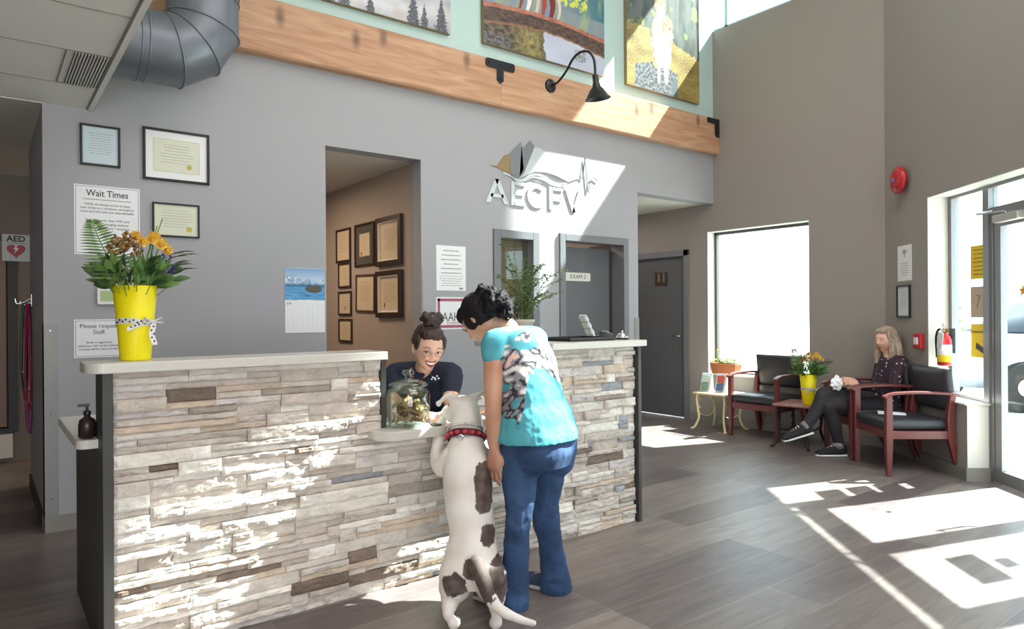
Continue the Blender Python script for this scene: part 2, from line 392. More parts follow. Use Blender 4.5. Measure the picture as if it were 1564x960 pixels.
# clerestory above the far wall
mb = MB(); x0 = FX + .05
mb.box((x0, 3.93, 4.54), (x0 + .08, 4.95, 4.58))
for y in (3.95, 4.80): mb.box((x0, y - .02, 4.56), (x0 + .08, y + .02, 6.05))
wc = struct('window_2', mb, mat('pale_blue_frame', 'a9c4cc', .5))
mb = MB(); mb.box((x0 + .04, 3.93, 4.56), (x0 + .045, 4.95, 6.05)); part('pane', mb, M['glass'], wc)
mb = MB()
for a, b2 in ((HW[0], HW[0] + .04), (HW[1] - .04, HW[1]), (2.2, 2.23)): rw_poly(mb, [(a, HW[2]), (b2, HW[2]), (b2, HT(b2)), (a, HT(a))], .06, .14)
rw_box(mb, HW[0], HW[1], .06, .14, HW[2], HW[2] + .04)
sk = struct('window_3', mb, M['alu']); mb = MB(); rw_poly(mb, [(HW[0], HW[2]), (HW[1], HW[2]), (HW[1], HT(HW[1])), (HW[0], HT(HW[0]))], .1, .105); part('pane', mb, M['glass'], sk)
# clinic window in the main wall
def frame_y(x0, x1, z0, z1, wd, y0, y1, sides='LRTB'):
    mb = MB()
    if 'L' in sides: mb.box((x0, y0, z0), (x0 + wd, y1, z1))
    if 'R' in sides: mb.box((x1 - wd, y0, z0), (x1, y1, z1))
    if 'T' in sides: mb.box((x0 + wd, y0, z1 - wd), (x1 - wd, y1, z1))
    if 'B' in sides: mb.box((x0 + wd, y0, z0), (x1 - wd, y1, z0 + wd))
    return mb
iw = struct('window_4', frame_y(3.585, 4.105, 1.145, 2.035, .075, W - .02, W + .16), M['dark_grey'], bevel=.004)
mb = MB(); mb.box((3.65, W + .06, 1.2), (4.04, W + .066, 1.975)); part('pane', mb, glass_mat('interior_glass', 'e4ece8', 1.6), iw)
# exam room doorway and its open leaf behind the counter
df = struct('door_1', frame_y(4.36, 5.30, 0, 2.05, .07, W - .02, W + .16, 'LRT'), M['dark_grey'], bevel=.004)
mb = MB(); mb.box((4.40, W + .17, .01), (5.20, W + .21, 1.945)); lf = part('door_leaf', mb, M['doorgrey'], df)
mb = MB(); mb.box((5.235, W + .16, 0), (5.30, W + .5, 2.0)); part('door_stop', mb, mat('dark_brown_edge', '3f3533', .6), df)
# corridor door in the far wall
mb = MB(); y0, y1 = 5.305, 6.46
mb.box((FX - .02, y0, 0), (FX + .1, y0 + .075, 2.045)); mb.box((FX - .02, y1 - .075, 0), (FX + .1, y1, 2.045)); mb.box((FX - .02, y0, 1.97), (FX + .1, y1, 2.045))
dd = struct('door_2', mb, M['dark_grey'], bevel=.004)
mb = MB(); mb.box((FX + .03, y0 + .06, .01), (FX + .08, y1 - .06, 1.98)); part('door_leaf', mb, M['doorgrey'], dd)
mb = MB(); mb.box((FX + .024, 5.66, 1.62), (FX + .031, 5.86, 1.79)); sp = part('door_plate', mb, mat('bronze_plate', '4e443b', .45, metal=.4), dd)
mb = MB(); mb.box((FX + .021, 5.70, 1.67), (FX + .0245, 5.73, 1.76)); mb.box((FX + .021, 5.78, 1.67), (FX + .0245, 5.81, 1.76)); mb.ell((FX + .022, 5.715, 1.772), (.003, .012, .012)); mb.ell((FX + .022, 5.795, 1.772), (.003, .012, .012)); part('pictogram', mb, mat('plate_mark', '7d705f', .5), sp)
mb = MB(); mb.tube([(FX - .01, 5.43, 1.0), (FX - .03, 5.43, 1.0), (FX - .03, 5.54, 1.0)], .01, 8); part('door_handle', mb, M['chrome'], dd, smooth=True)

# storefront in the slanted wall
N0, N1 = .165, .225
mb = MB()
rw_box(mb, .75, 3.7, N0, N1, 2.20, 2.23)                    # head
rw_box(mb, .75, .80, N0, N1, .57, 2.2)                       # left jamb
rw_box(mb, .75, 1.30, N0, N1, .57, .61)                      # sill rail
rw_box(mb, 1.24, 1.31, N0 - .01, N1, 0, 2.2)                 # mullion beside the door
rw_box(mb, 3.09, 3.16, N0 - .01, N1, 0, 2.2)
rw_box(mb, 1.31, 3.09, N0, N1, 1.99, 2.05)                   # transom bar
rw_box(mb, 1.31, 1.35, N0, N1, 0, 2.0); rw_box(mb, 3.05, 3.09, N0, N1, 0, 2.0)
rw_box(mb, 3.16, 4.35, N0, N1, .57, .61); rw_box(mb, 4.30, 4.35, N0, N1, .57, 2.2)
sf = struct('window_5', mb, M['alu'])
mb = MB(); rw_box(mb, .78, 1.26, .19, .197, .59, 2.2); part('pane', mb, M['glass'], sf)
mb = MB(); rw_box(mb, 1.31, 3.09, .19, .197, 2.04, 2.2); part('pane', mb, M['glass'], sf)
mb = MB(); rw_box(mb, 3.16, 4.32, .19, .197, .59, 2.2); part('pane', mb, M['glass'], sf)
mb = MB(); rw_box(mb, .745, 1.315, -.02, .165, .57, .585); part('sill', mb, M['white'], sf, bevel=.003)
mb = MB(); rw_box(mb, .75, .755, .002, .164, .58, 2.23); rw_box(mb, .75, 4.35, .004, .164, 2.224, 2.23); rw_box(mb, 1.296, 1.302, 0, .16, .1, .57); part('reveal_lining', mb, M['white'], sf)
for nm, t0, t1, hx in (('door_3', 1.355, 2.195, 2.11), ('door_4', 2.205, 3.045, 2.29)):
    mb = MB(); n0, n1 = N0 + .005, N1 - .01
    rw_box(mb, t0, t0 + .075, n0, n1, .01, 1.985); rw_box(mb, t1 - .075, t1, n0, n1, .01, 1.985)
    rw_box(mb, t0 + .075, t1 - .075, n0, n1, .01, .1); rw_box(mb, t0 + .075, t1 - .075, n0, n1, 1.90, 1.985)
    d_ = struct(nm, mb, M['alu'])
    mb = MB(); rw_box(mb, t0 + .07, t1 - .07, .188, .195, .09, 1.91); part('pane', mb, M['glass'], d_)
    mb = MB(); mb.tube([RWP(hx, .16, 1.22), RWP(hx, .10, 1.2), RWP(hx, .10, .95), RWP(hx, .16, .93)], .011, 8); part('door_handle', mb, M['chrome'], d_, smooth=True)
    mb = MB(); rw_box(mb, t0 + .1, t1 - .1, .15, .168, .98, 1.02) if False else rw_box(mb, t0 + .09, t0 + .37, .10, .165, 1.92, 1.975); cl = part('door_closer', mb, mat('closer_grey', 'b5b0aa', .4, metal=.3), d_, bevel=.008)
    mb = MB(); mb.tube([RWP(t0 + .25, .10, 1.985), RWP(t0 + .05, .02, 1.99)], .008, 6); mb.tube([RWP(t0 + .05, .02, 1.995), RWP(t0 + .02, .15, 2.02)], .008, 6); part('closer_arm', mb, M['chrome'], cl)
# added plate outside, shaped to leave a narrow strip of light through the transom
mb = MB(); rw_box(mb, 1.2, 3.3, .42, .55, 2.36, 2.402); 
for t_ in (1.3, 3.2): rw_box(mb, t_, t_ + .05, .2, .55, 2.402, 2.425)
struct('added_shade_plate', mb, M['alu'])
# outside ground
mb = MB(); 
n = 8
mb.prism([PT(60, .27), PT(-60, .27), PT(-60, 70), PT(60, 70)], -.12, -.02); struct('ground_outside', mb, mat('concrete_paving', 'c4c2bc', .9, mottle=.06, mscale=2))
# ---------------------------------------------------------------- reception counter
stone_m = mat('ledger_stone', 'ffffff', .85, attr='col', bump=.85, bscale=45, mottle=.12, mscale=18)
def stone_face(x0, x1, z0, z1, y, seed, depth=.035):
    rnd = random.Random(seed); mb = MB(); U = .026; nz = max(1, int(round((z1 - z0) / U))); U = (z1 - z0) / nz
    PX = .02; nx = int(round((x1 - x0) / PX)); PX = (x1 - x0) / nx
    occ = [[False] * nx for _ in range(nz)]; pal = [('cfc5bb', 20), ('c6bab0', 22), ('dad3ca', 14), ('bcb0a6', 14), ('cac1bc', 12), ('a5998f', 6), ('7d6c60', 4), ('989a9e', 3), ('e2dcd4', 7), ('ccb9a6', 6)]
    pl = [p for p, k in pal for _ in range(k)]
    for j in range(nz):
        i = 0
        while i < nx:
            if occ[j][i]: i += 1; continue
            L = rnd.choice([4, 6, 9, 11, 13, 15, 18, 22]); h = rnd.choice([1, 1, 2]) if L > 4 else rnd.choice([1, 2])
            if j + h > nz: h = nz - j
            e = i
            while e < nx and e - i < L and not occ[j][e] and (h == 1 or not occ[j + 1][e]): e += 1
            if nx - e < 3:
                e2 = e
                while e2 < nx and not occ[j][e2] and (h == 1 or not occ[j + 1][e2]): e2 += 1
                e = e2
            for a in range(i, e):
                for q in range(h): occ[j + q][a] = True
            X0, X1, Z0, Z1 = x0 + i * PX, x0 + e * PX, z0 + j * U, z0 + (j + h) * U
            g = .0012; X0 += g * .5; X1 -= g * .5; Z0 += g * .4; Z1 -= g * .4
            c = lin(rnd.choice(pl)); k = rnd.uniform(.88, 1.08); c = tuple(v * k for v in c)
            pr = rnd.uniform(.25, 1) * depth; tilt = rnd.uniform(-.25, .25); so_ = rnd.random() * 99
            m_ = max(2, int((X1 - X0) / .011)); n_ = 2 + 2 * h; vs = []; fs = []; cs = []
            for b in range(n_ + 1):
                for a in range(m_ + 1):
                    u, v = a / m_, b / n_; X, Z = X0 + (X1 - X0) * u, Z0 + (Z1 - Z0) * v
                    nn = noise.fractal(Vector((X * 22 + so_, Z * 42, so_)), 1, 2.1, 4); n2 = noise.noise(Vector((X * 7 + so_, Z * 12, 3)))
                    d = pr + .008 * nn + .007 * n2 + tilt * (v - .5) * (Z1 - Z0) * .6
                    ed = min(1, .35 + 3.2 * min(v, 1 - v), .35 + (min(u, 1 - u) * (X1 - X0)) / .01)
                    d = max(.002, d) * (.62 + .38 * ed)
                    vs.append((X, y - d, Z)); sh = 1 + .16 * noise.noise(Vector((X * 9, Z * 16, so_)))
                    cs.append(tuple(q * sh for q in c))
            w1 = m_ + 1
            for b in range(n_):
                for a in range(m_): fs.append((b * w1 + a, b * w1 + a + 1, (b + 1) * w1 + a + 1, (b + 1) * w1 + a))
            base = len(vs)                                  # sides of the stone back to the wall
            loop = [a for a in range(m_ + 1)] + [b * w1 + m_ for b in range(1, n_ + 1)] + [n_ * w1 + a for a in range(m_ - 1, -1, -1)] + [b * w1 for b in range(n_ - 1, 0, -1)]
            for q in loop: vs.append((vs[q][0], y + .004, vs[q][2])); cs.append(cs[q])
            for q in range(len(loop)):
                q2 = (q + 1) % len(loop); fs.append((loop[q2], loop[q], base + q, base + q2))
            b0 = len(mb.v); mb.v += vs; mb.c += cs; mb.f += [tuple(b0 + t for t in f) for f in fs]; mb.mi += [0] * len(fs)
            i = e
    return mb
def round_slab(x0, x1, y0, y1, z0, z1, rfl=.04, rfr=.0, rbl=.0, rbr=0):
    pts = []
    for (cx, cy, r, a0) in ((x0 + rfl, y0 + rfl, rfl, 180), (x1 - rfr, y0 + rfr, rfr, 270), (x1 - rbr, y1 - rbr, rbr, 0), (x0 + rbl, y1 - rbl, rbl, 90)):
        if r == 0: pts.append((cx, cy))
        else:
            for k in range(9): a = R(a0 + 90 * k / 8); pts.append((cx + r * math.cos(a), cy + r * math.sin(a)))
    return MB().prism(pts, z0, z1)
CY = 2.945
ct = thing('reception_counter', (1.8, 3.1, 0), 'long reception counter faced with rough pale ledger stone, two raised ends and a low middle', 'counter')
mb = MB(); mb.box((.38, CY, 0), (1.47, CY + .13, 1.075)); mb.box((1.47, CY, 0), (2.48, CY + .10, .71)); mb.box((2.48, CY, 0), (3.2, CY + .13, 1.075))
mb.box((3.17, CY + .13, 0), (3.2, 3.75, 1.075))
part('core', mb, M['panel_dark'], ct, world=True)
part('stone_cladding', stone_face(.382, 3.19, .0, .713, CY, 3), stone_m, ct, world=True, label='rough pale stone strips along the whole lower front')
part('stone_cladding', stone_face(.382, 1.468, .714, 1.075, CY, 5), stone_m, ct, world=True, label='rough pale stone strips on the left raised end')
part('stone_cladding', stone_face(2.482, 3.19, .714, 1.078, CY, 9), stone_m, ct, world=True, label='rough pale stone strips on the right raised end')
mb = MB(); mb.box((.345, 2.905, 0), (.38, CY + .14, 1.075)); mb.box((.345, CY + .14, 0), (.38, 3.80, .785)); part('side_panel', mb, M['panel'], ct, world=True, bevel=.002)
mb = MB(); mb.box((3.195, 2.9, 0), (3.222, 3.75, 1.085)); part('side_panel', mb, M['panel'], ct, world=True, bevel=.002)
mb = MB(); mb.box((1.47, CY - .025, .755), (1.495, CY + .13, 1.075)); part('end_panel', mb, M['panel'], ct, world=True)
mb = MB(); mb.box((2.46, CY - .02, .755), (2.48, CY + .3, 1.075)); part('end_panel', mb, M['panel'], ct, world=True)
part('bar_top', round_slab(.29, 1.475, 2.86, 3.10, 1.075, 1.113, .06, 0, .05, 0), M['counter'], ct, world=True, bevel=.004, label='pale slab on the left raised end')
part('bar_top', round_slab(2.47, 3.235, 2.86, 3.62, 1.08, 1.118, .005, .01, 0, 0), M['counter'], ct, world=True, bevel=.004, label='pale slab on the right raised end')
part('ledge', round_slab(1.40, 2.47, 2.775, 3.22, .712, .755, .10, .02, 0, 0), M['counter'], ct, world=True, bevel=.005, label='low pale ledge with rounded corner')
mb = round_slab(.275, .95, 3.02, 3.80, .785, .82, .035, 0, .03, 0); part('desk_top', mb, M['counter'], ct, world=True, bevel=.004, label='lower desk slab at the left end')
mb = MB(); mb.box((.95, 3.225, .70), (3.17, 3.47, .73)); part('desk_top', mb, M['panel_dark'], ct, world=True, label='dark work desk behind the ledge')
mb = MB(); mb.box((1.2, 3.38, 0), (1.23, 3.46, .7)); part('desk_support', mb, M['panel_dark'], ct, world=True)
# cream papers on desk, dark box
t = thing('paper_sheets', (2.28, 3.35, .732), 'stack of white papers lying on the dark desk behind the ledge', 'papers')
mb = MB(); mb.box((-.15, -.11, 0), (.13, .11, .03)); part('paper_stack', mb, M['paper'], t, bevel=.001)
mb = MB(); mb.box((-.12, -.12, .031), (.16, .09, .034)); part('top_sheet', mb, M['paper'], t)
t = thing('paper_form', (1.83, 2.96, .757), 'white form lying on the low ledge under the receptionist\'s hand', 'paper')
mb = MB(); mb.box((-.11, -.08, 0), (.11, .1, .002)); part('sheet', mb, M['paper'], t); t.rotation_euler.z = .3
# small dark dispenser on the left desk
t = thing('pump_bottle', (.315, 3.07, .823), 'small dark pump bottle on the low desk slab at the far left', 'bottle')
mb = MB(); mb.lathe([(.022, 0), (.03, .004), (.03, .05), (.026, .068), (.011, .078), (.011, .09)], n=20); part('body', mb, mat('dark_plastic', '2a1d1c', .35), t, smooth=True)
mb = MB(); mb.lathe([(.013, .088), (.013, .1), (.005, .103), (.005, .125)], n=14); mb.box((-.03, -.006, .118), (.008, .006, .128)); part('pump', mb, mat('dark_pump', '231818', .4), t)

# ---------------------------------------------------------------- timber beam and metalwork
wood = bpy.data.materials.new('fir_timber'); wood.use_nodes = True; nt = wood.node_tree; b = nt.nodes['Principled BSDF']
tc = nt.nodes.new('ShaderNodeTexCoord'); mp = nt.nodes.new('ShaderNodeMapping'); mp.inputs['Scale'].default_value = (.7, 6, 7); nt.links.new(tc.outputs['Object'], mp.inputs[0])
n1 = nt.nodes.new('ShaderNodeTexNoise'); n1.inputs['Scale'].default_value = 2.4; n1.inputs['Detail'].default_value = 8; n1.inputs['Distortion'].default_value = 1.2; nt.links.new(mp.outputs[0], n1.inputs['Vector'])
cr = nt.nodes.new('ShaderNodeValToRGB'); cr.color_ramp.elements[0].position = .3; cr.color_ramp.elements[0].color = (*lin('a97a5b'), 1); cr.color_ramp.elements[1].position = .7; cr.color_ramp.elements[1].color = (*lin('c8a081'), 1)
nt.links.new(n1.outputs[0], cr.inputs[0])
vo = nt.nodes.new('ShaderNodeTexVoronoi'); mp3 = nt.nodes.new('ShaderNodeMapping'); mp3.inputs['Scale'].default_value = (5.0, 2.4, 1); sxy = nt.nodes.new('ShaderNodeSeparateXYZ'); cxy = nt.nodes.new('ShaderNodeCombineXYZ'); nt.links.new(tc.outputs['Object'], sxy.inputs[0]); nt.links.new(sxy.outputs[0], cxy.inputs[0]); nt.links.new(sxy.outputs[2], cxy.inputs[1]); nt.links.new(cxy.outputs[0], mp3.inputs[0]); vo.voronoi_dimensions = '2D'; nt.links.new(mp3.outputs[0], vo.inputs['Vector']); vo.inputs['Scale'].default_value = 1
kr = nt.nodes.new('ShaderNodeMapRange'); kr.inputs[1].default_value = .05; kr.inputs[2].default_value = .24; kr.inputs[3].default_value = .42; kr.inputs[4].default_value = 1; nt.links.new(vo.outputs['Distance'], kr.inputs[0])
sx_ = nt.nodes.new('ShaderNodeSeparateColor'); nt.links.new(vo.outputs['Color'], sx_.inputs[0]); gt = nt.nodes.new('ShaderNodeMath'); gt.operation = 'LESS_THAN'; gt.inputs[1].default_value = .7; nt.links.new(sx_.outputs[0], gt.inputs[0])
mxk = nt.nodes.new('ShaderNodeMath'); mxk.operation = 'MAXIMUM'; nt.links.new(gt.outputs[0], mxk.inputs[0]); nt.links.new(kr.outputs[0], mxk.inputs[1]); kr = mxk
vm = nt.nodes.new('ShaderNodeVectorMath'); vm.operation = 'SCALE'; nt.links.new(cr.outputs[0], vm.inputs[0]); nt.links.new(kr.outputs[0], vm.inputs['Scale']); nt.links.new(vm.outputs[0], b.inputs['Base Color']); b.inputs['Roughness'].default_value = .6
def beam(x0, x1, lb, seed):
    t = thing('timber_beam', ((x0 + x1) / 2, W - .045, 3.105), lb, 'beam'); mb = MB(); n = int((x1 - x0) / .05); secs = []
    for i in range(n + 1):
        x = x0 + (x1 - x0) * i / n; d = .006 * noise.noise(Vector((x * 3, seed, 0))); e = .003 * noise.noise(Vector((x * 9, seed, 4)))
        ys, yb = W - .085, W
        secs.append([(x, yb, 3.105 + d), (x, ys + .012, 3.105 + d), (x, ys, 3.118 + d + e), (x, ys, 3.49), (x, ys + .008, 3.5), (x, yb, 3.5)])
    mb.rings(secs); o = part('timber', mb, wood, t, world=True); return t
beam(.55, 3.622, 'rough sawn fir beam on the wall, left length running behind the duct', 1)
beam(3.624, FX, 'rough sawn fir beam on the wall, right length behind the black lamp', 2)
def screwheads(pts, y, pl):
    for x, z in pts: part('bolt_head', MB().lathe([(.009, 0), (.009, .004), (.005, .008)], (x, y, z), 6, ax='y'), M['black'], pl, world=True)
t = thing('bracket_plate', (3.61, W - .09, 3.45), 'black T-shaped steel plate over the joint of the fir beam', 'bracket')
mb = MB(); y = W - .0905
def rbar(mb, pts, th=.006): mb.prism(pts, y - th, y, 'y')
rbar(mb, [(3.455, 3.44), (3.47, 3.42), (3.575, 3.42), (3.575, 3.32), (3.61, 3.295), (3.645, 3.32), (3.645, 3.42), (3.755, 3.42), (3.77, 3.44), (3.77, 3.48), (3.755, 3.495), (3.47, 3.495), (3.455, 3.48)])
pl = part('plate', mb, M['black'], t, world=True)
screwheads([(3.49, 3.458), (3.61, 3.458), (3.735, 3.458), (3.61, 3.34)], y - .006, pl)
t = thing('bracket_plate', (6.6, W - .09, 3.45), 'black L-shaped steel plate at the right end of the fir beam', 'bracket')
mb = MB(); rbar(mb, [(6.49, 3.46), (6.51, 3.44), (6.60, 3.43), (6.62, 3.31), (6.645, 3.285), (6.745, 3.29), (6.745, 3.495), (6.51, 3.495), (6.49, 3.48)]) if False else rbar(mb, [(6.52, 3.455), (6.535, 3.435), (6.66, 3.435), (6.66, 3.32), (6.685, 3.29), (6.74, 3.29), (6.74, 3.495), (6.535, 3.495), (6.52, 3.48)])
pl = part('plate', mb, M['black'], t, world=True); screwheads([(6.56, 3.465), (6.70, 3.465), (6.70, 3.34)], y - .006, pl)
# gooseneck lamp
t = thing('wall_lamp', (4.19, W - .085, 3.39), 'black gooseneck barn lamp mounted on the fir beam', 'lamp')
mb = MB(); mb.lathe([(.062, 0), (.062, .012), (.045, .022), (.02, .03)], (4.19, W - .085, 3.39), 24, ax='y'); part('wall_plate', mb, M['black'], t, world=True, smooth=True)
pts = []
K = [(4.19, 4.84, 3.39), (4.195, 4.76, 3.40), (4.205, 4.66, 3.47), (4.215, 4.58, 3.56), (4.23, 4.50, 3.60), (4.25, 4.42, 3.585), (4.265, 4.37, 3.52), (4.27, 4.355, 3.43), (4.27, 4.355, 3.36)]
def smooth_path(K, n=6):
    out = []
    for i in range(len(K) - 1):
        p0, p1, p2, p3 = [Vector(K[max(0, min(len(K) - 1, j))]) for j in (i - 1, i, i + 1, i + 2)]
        for k in range(n):
            s = k / n; out.append(.5 * ((2 * p1) + (p2 - p0) * s + (2 * p0 - 5 * p1 + 4 * p2 - p3) * s * s + (3 * p1 - 3 * p2 + p3 - p0) * s ** 3))
    return out + [Vector(K[-1])]
mb = MB(); mb.tube(smooth_path(K), .011, 10); part('arm', mb, M['black'], t, world=True, smooth=True)
mb = MB(); s0 = len(mb.v); mb.lathe([(.020, .0), (.026, -.004), (.028, -.075), (.034, -.08), (.036, -.105), (.062, -.13), (.108, -.205), (.114, -.207), (.112, -.212), (.104, -.208), (.058, -.14)], (0, 0, 0), 32, cap=True)
mb.xform(Matrix.Translation((4.27, 4.355, 3.37)) @ Matrix.Rotation(R(-9), 4, 'Y')); sh = part('lamp_shade', mb, M['black'], t, world=True, smooth=True)
mb = MB(); mb.ell((4.275, 4.355, 3.22), (.03, .03, .045)); part('bulb', mb, mat('opal_bulb', 'e8e6e0', .3), sh, world=True, smooth=True)

# ---------------------------------------------------------------- duct
t = thing('air_duct', (.9, 4.5, 2.66), 'big grey sheet metal duct elbow turning up beside the dropped ceiling', 'duct')
dy = 4.5; r = .205; ax_z = 2.862; C = Vector((.845, 3.10)); RB = C.y - ax_z
def gore(mb, a, b2, na, nb): pass
def ring_at(pc, ang, rr=r):        # ring perpendicular to a path direction at angle ang (0 = along +x, 90 = up)
    d = Vector((math.cos(ang), 0, math.sin(ang))); nn = Vector((-math.sin(ang), 0, math.cos(ang)))
    return [(pc[0] + nn.x * rr * math.cos(q), dy + rr * math.sin(q), pc[1] + nn.z * rr * math.cos(q)) for q in [2 * math.pi * k / 40 for k in range(40)]]
mb = MB(); rs = [ring_at((.53, ax_z), 0), ring_at((C.x, ax_z), 0)]
for k in range(3):                 # mitred rings between straight gores
    a = R(15 + 30 * k); a0 = a
    rr = RB / math.cos(R(15)); c = (C.x + rr * math.sin(a), C.y - rr * math.cos(a))
    rg = []
    d = Vector((math.sin(a), -math.cos(a)))
    for q in [2 * math.pi * i / 40 for i in range(40)]:
        off = -r * math.cos(q) / math.cos(R(15)); rg.append((c[0] + d.x * off, dy + r * math.sin(q), c[1] + d.y * off))
    rs.append(rg)
rs.append(ring_at((C.x + RB, C.y), R(90))); rs.append(ring_at((C.x + RB, 4.9), R(90)))
mb.rings(rs); o = part('duct_shell', mb, M['galv'], t, world=True)
for p in o.data.polygons: p.use_smooth = True
try: o.data.set_sharp_from_angle(angle=R(14))
except Exception: pass
def bead(rg, k=1.025):
    c = Vector((sum(p[0] for p in rg) / 40, dy, sum(p[2] for p in rg) / 40)); return [c + (Vector(p) - c) * k for p in rg]
for j, rg in enumerate(rs[2:-2]):
    mb = MB(); pts = bead(rg, 1.008); mb.tube(pts + [pts[0]], .006, 6); part('seam', mb, M['galv'], t, world=True, smooth=True)
for x in (.60, .72, .76): mb = MB(); pts = bead(ring_at((x, ax_z), 0), 1.008); mb.tube(pts + [pts[0]], .005, 6); part('seam', mb, M['galv'], t, world=True, smooth=True)
for z in (3.2, 3.24, 3.6): mb = MB(); pts = bead(ring_at((C.x + RB, z), R(90)), 1.008); mb.tube(pts + [pts[0]], .005, 6); part('seam', mb, M['galv'], t, world=True, smooth=True)
# ceiling vent
t = thing('ceiling_vent', (.425, 4.18, LOW), 'slatted white return vent in the dropped ceiling', 'vent')
mb = MB(); mb.box((.36, 3.90, LOW + .0), (.51, 4.455, LOW + .003)); part('backing', mb, M['darkline'], t, world=True)
mb = MB()
for k in range(11): x = .363 + .0135 * k; mb.box((x, 3.90, LOW - .004), (x + .007, 4.455, LOW + .001))
part('slats', mb, mat('vent_white', 'c9c6c0', .5), t, world=True)
t = thing('downlight', (6.1, 5.33, 2.6), 'round recessed light in the soffit over the corridor', 'light'); mb = MB()
t.location.z = 2.551
mb.lathe([(.075, -.004), (.09, -.001), (.09, 0.0)], n=32); part('trim_ring', mb, M['white'], t, smooth=False); mb = MB(); mb.lathe([(.072, -.003), (.072, -.001)], n=24); part('lens', mb, mat('lens', 'd0c9bd', .4), t)
# ---------------------------------------------------------------- things on the walls
M['frame_black'] = mat('black_frame', '17161a', .35); M['frame_brown'] = mat('walnut_frame', '33221b', .4); M['frame_mid'] = mat('brown_frame', '54392a', .4)
M['cream'] = mat('cream_certificate', 'd8d8c6', .7); M['tan'] = mat('aged_certificate', 'd8c4a6', .7); M['mount'] = mat('white_mount', 'e9e8ea', .8); M['seal_gold'] = mat('gold_seal', 'b9ac4c', .5); M['seal_red'] = mat('red_seal', 'a94a35', .6)
M['bluepaper'] = mat('pale_blue_paper', 'c8d6dd', .7); M['mount_dark'] = mat('dark_mount', '57524b', .8); M['faint'] = mat('faint_ink', '8b8b86', .8); M['faint_tan'] = mat('faint_brown_ink', '957f66', .8)
def lines(w, z0, z1, n, seed, y, th=.0022, align='c', ragged=.35):
    rnd = random.Random(seed); mb = MB()
    for i in range(n):
        z = z0 + (z1 - z0) * (i + .5) / n; L = w * rnd.uniform(1 - ragged, 1)
        x = -L / 2 if align == 'c' else -w / 2
        xe = x + L
        while x < xe - .004:
            k = min(rnd.uniform(.008, .03), xe - x); mb.box((x, y - .0004, z - th / 2), (x + k, y, z + th / 2)); x += k + .004
    return mb
def framed(name, cx, cz, w, h, label, place, fw=.012, fm='frame_black', paper='paper', mount=0, mm='mount', seal=None, n=6, ink='faint', seed=1, group=None, depth=.018, inner=None, tilt=0):
    loc, rz = place(cx, cz)
    t = thing(name, loc, label, 'framed certificate', group, rz); 
    if tilt: t.rotation_euler.y = tilt
    mb = MB(); W2, H2 = w / 2, h / 2
    for a, b2 in (((-W2, -depth, -H2), (-W2 + fw, 0, H2)), ((W2 - fw, -depth, -H2), (W2, 0, H2)), ((-W2 + fw, -depth, H2 - fw), (W2 - fw, 0, H2)), ((-W2 + fw, -depth, -H2), (W2 - fw, 0, -H2 + fw))): mb.box(a, b2)
    part('frame', mb, M[fm], t, bevel=.002)
    if inner:
        mb = MB(); q = fw + .006
        for a, b2 in (((-W2 + fw, -depth + .003, -H2 + fw), (-W2 + q, -.004, H2 - fw)), ((W2 - q, -depth + .003, -H2 + fw), (W2 - fw, -.004, H2 - fw)), ((-W2 + q, -depth + .003, H2 - q), (W2 - q, -.004, H2 - fw)), ((-W2 + q, -depth + .003, -H2 + fw), (W2 - q, -.004, -H2 + q))): mb.box(a, b2)
        part('frame_fillet', mb, M[inner], t)
    pw, ph = w - 2 * fw - 2 * mount, h - 2 * fw - 2 * mount
    if mount: mb = MB(); mb.box((-W2 + fw, -.006, -H2 + fw), (W2 - fw, -.002, H2 - fw)); part('mount_board', mb, M[mm], t)
    mb = MB(); mb.box((-pw / 2, -.0075, -ph / 2), (pw / 2, -.003, ph / 2)); p = part('certificate_sheet', mb, M[paper], t)
    part('printed_lines', lines(pw * .74, ph * .36, -ph * .25, n, seed, -.0076, max(.0016, ph * .012)), M[ink], p)
    mb = MB(); k = .004; e = .0012
    for a, b2 in (((-pw / 2 + k, -.0079, -ph / 2 + k), (-pw / 2 + k + e, -.0075, ph / 2 - k)), ((pw / 2 - k - e, -.0079, -ph / 2 + k), (pw / 2 - k, -.0075, ph / 2 - k)), ((-pw / 2 + k, -.0079, ph / 2 - k - e), (pw / 2 - k, -.0075, ph / 2 - k)), ((-pw / 2 + k, -.0079, -ph / 2 + k), (pw / 2 - k, -.0075, -ph / 2 + k + e))): mb.box(a, b2)
    part('printed_border', mb, M['seal_gold' if paper == 'cream' else ink], p)
    if seal:
        sm, sx, sz, sr = seal; mb = MB(); mb.lathe([(sr, 0), (sr, .0012), (sr * .8, .0016)], (sx * pw, -.0075, sz * ph), 18, ax='y')
        if sm == 'seal_red': mb.prism([(sx * pw - sr, sz * ph), (sx * pw + sr, sz * ph), (sx * pw + sr * .9, sz * ph - sr * 2.4), (sx * pw, sz * ph - sr * 2.0), (sx * pw - sr * .9, sz * ph - sr * 2.4)], -.0085, -.0076, 'y')
        part('seal', mb, M[sm], p)
    mb = MB(); mb.box((-W2 + fw, -.0125, -H2 + fw), (W2 - fw, -.0115, H2 - fw)); part('glazing', mb, M['picglass'], t)
    return t
main = lambda x, z: ((x, W, z), 0)
office = lambda y, z: ((2.87, y, z), R(-90))
rightw = lambda tt, z: (RWP(tt, 0, z), RZ)
framed('framed_certificate', .587, 2.337, .217, .253, 'small black frame with pale blue certificate, upper left of the wait times sign', main, .013, paper='bluepaper', n=9, seed=2)
framed('framed_certificate', 1.022, 2.329, .402, .337, 'largest black frame on the grey wall, cream certificate in wide white mount', main, .016, paper='cream', mount=.044, seal=('seal_gold', .27, -.3, .016), n=7, seed=3)
framed('framed_certificate', 1.016, 1.909, .284, .221, 'black framed cream certificate without mount, right of the wait times sign', main, .011, paper='cream', seal=('seal_gold', .3, -.28, .018), n=7, seed=4)
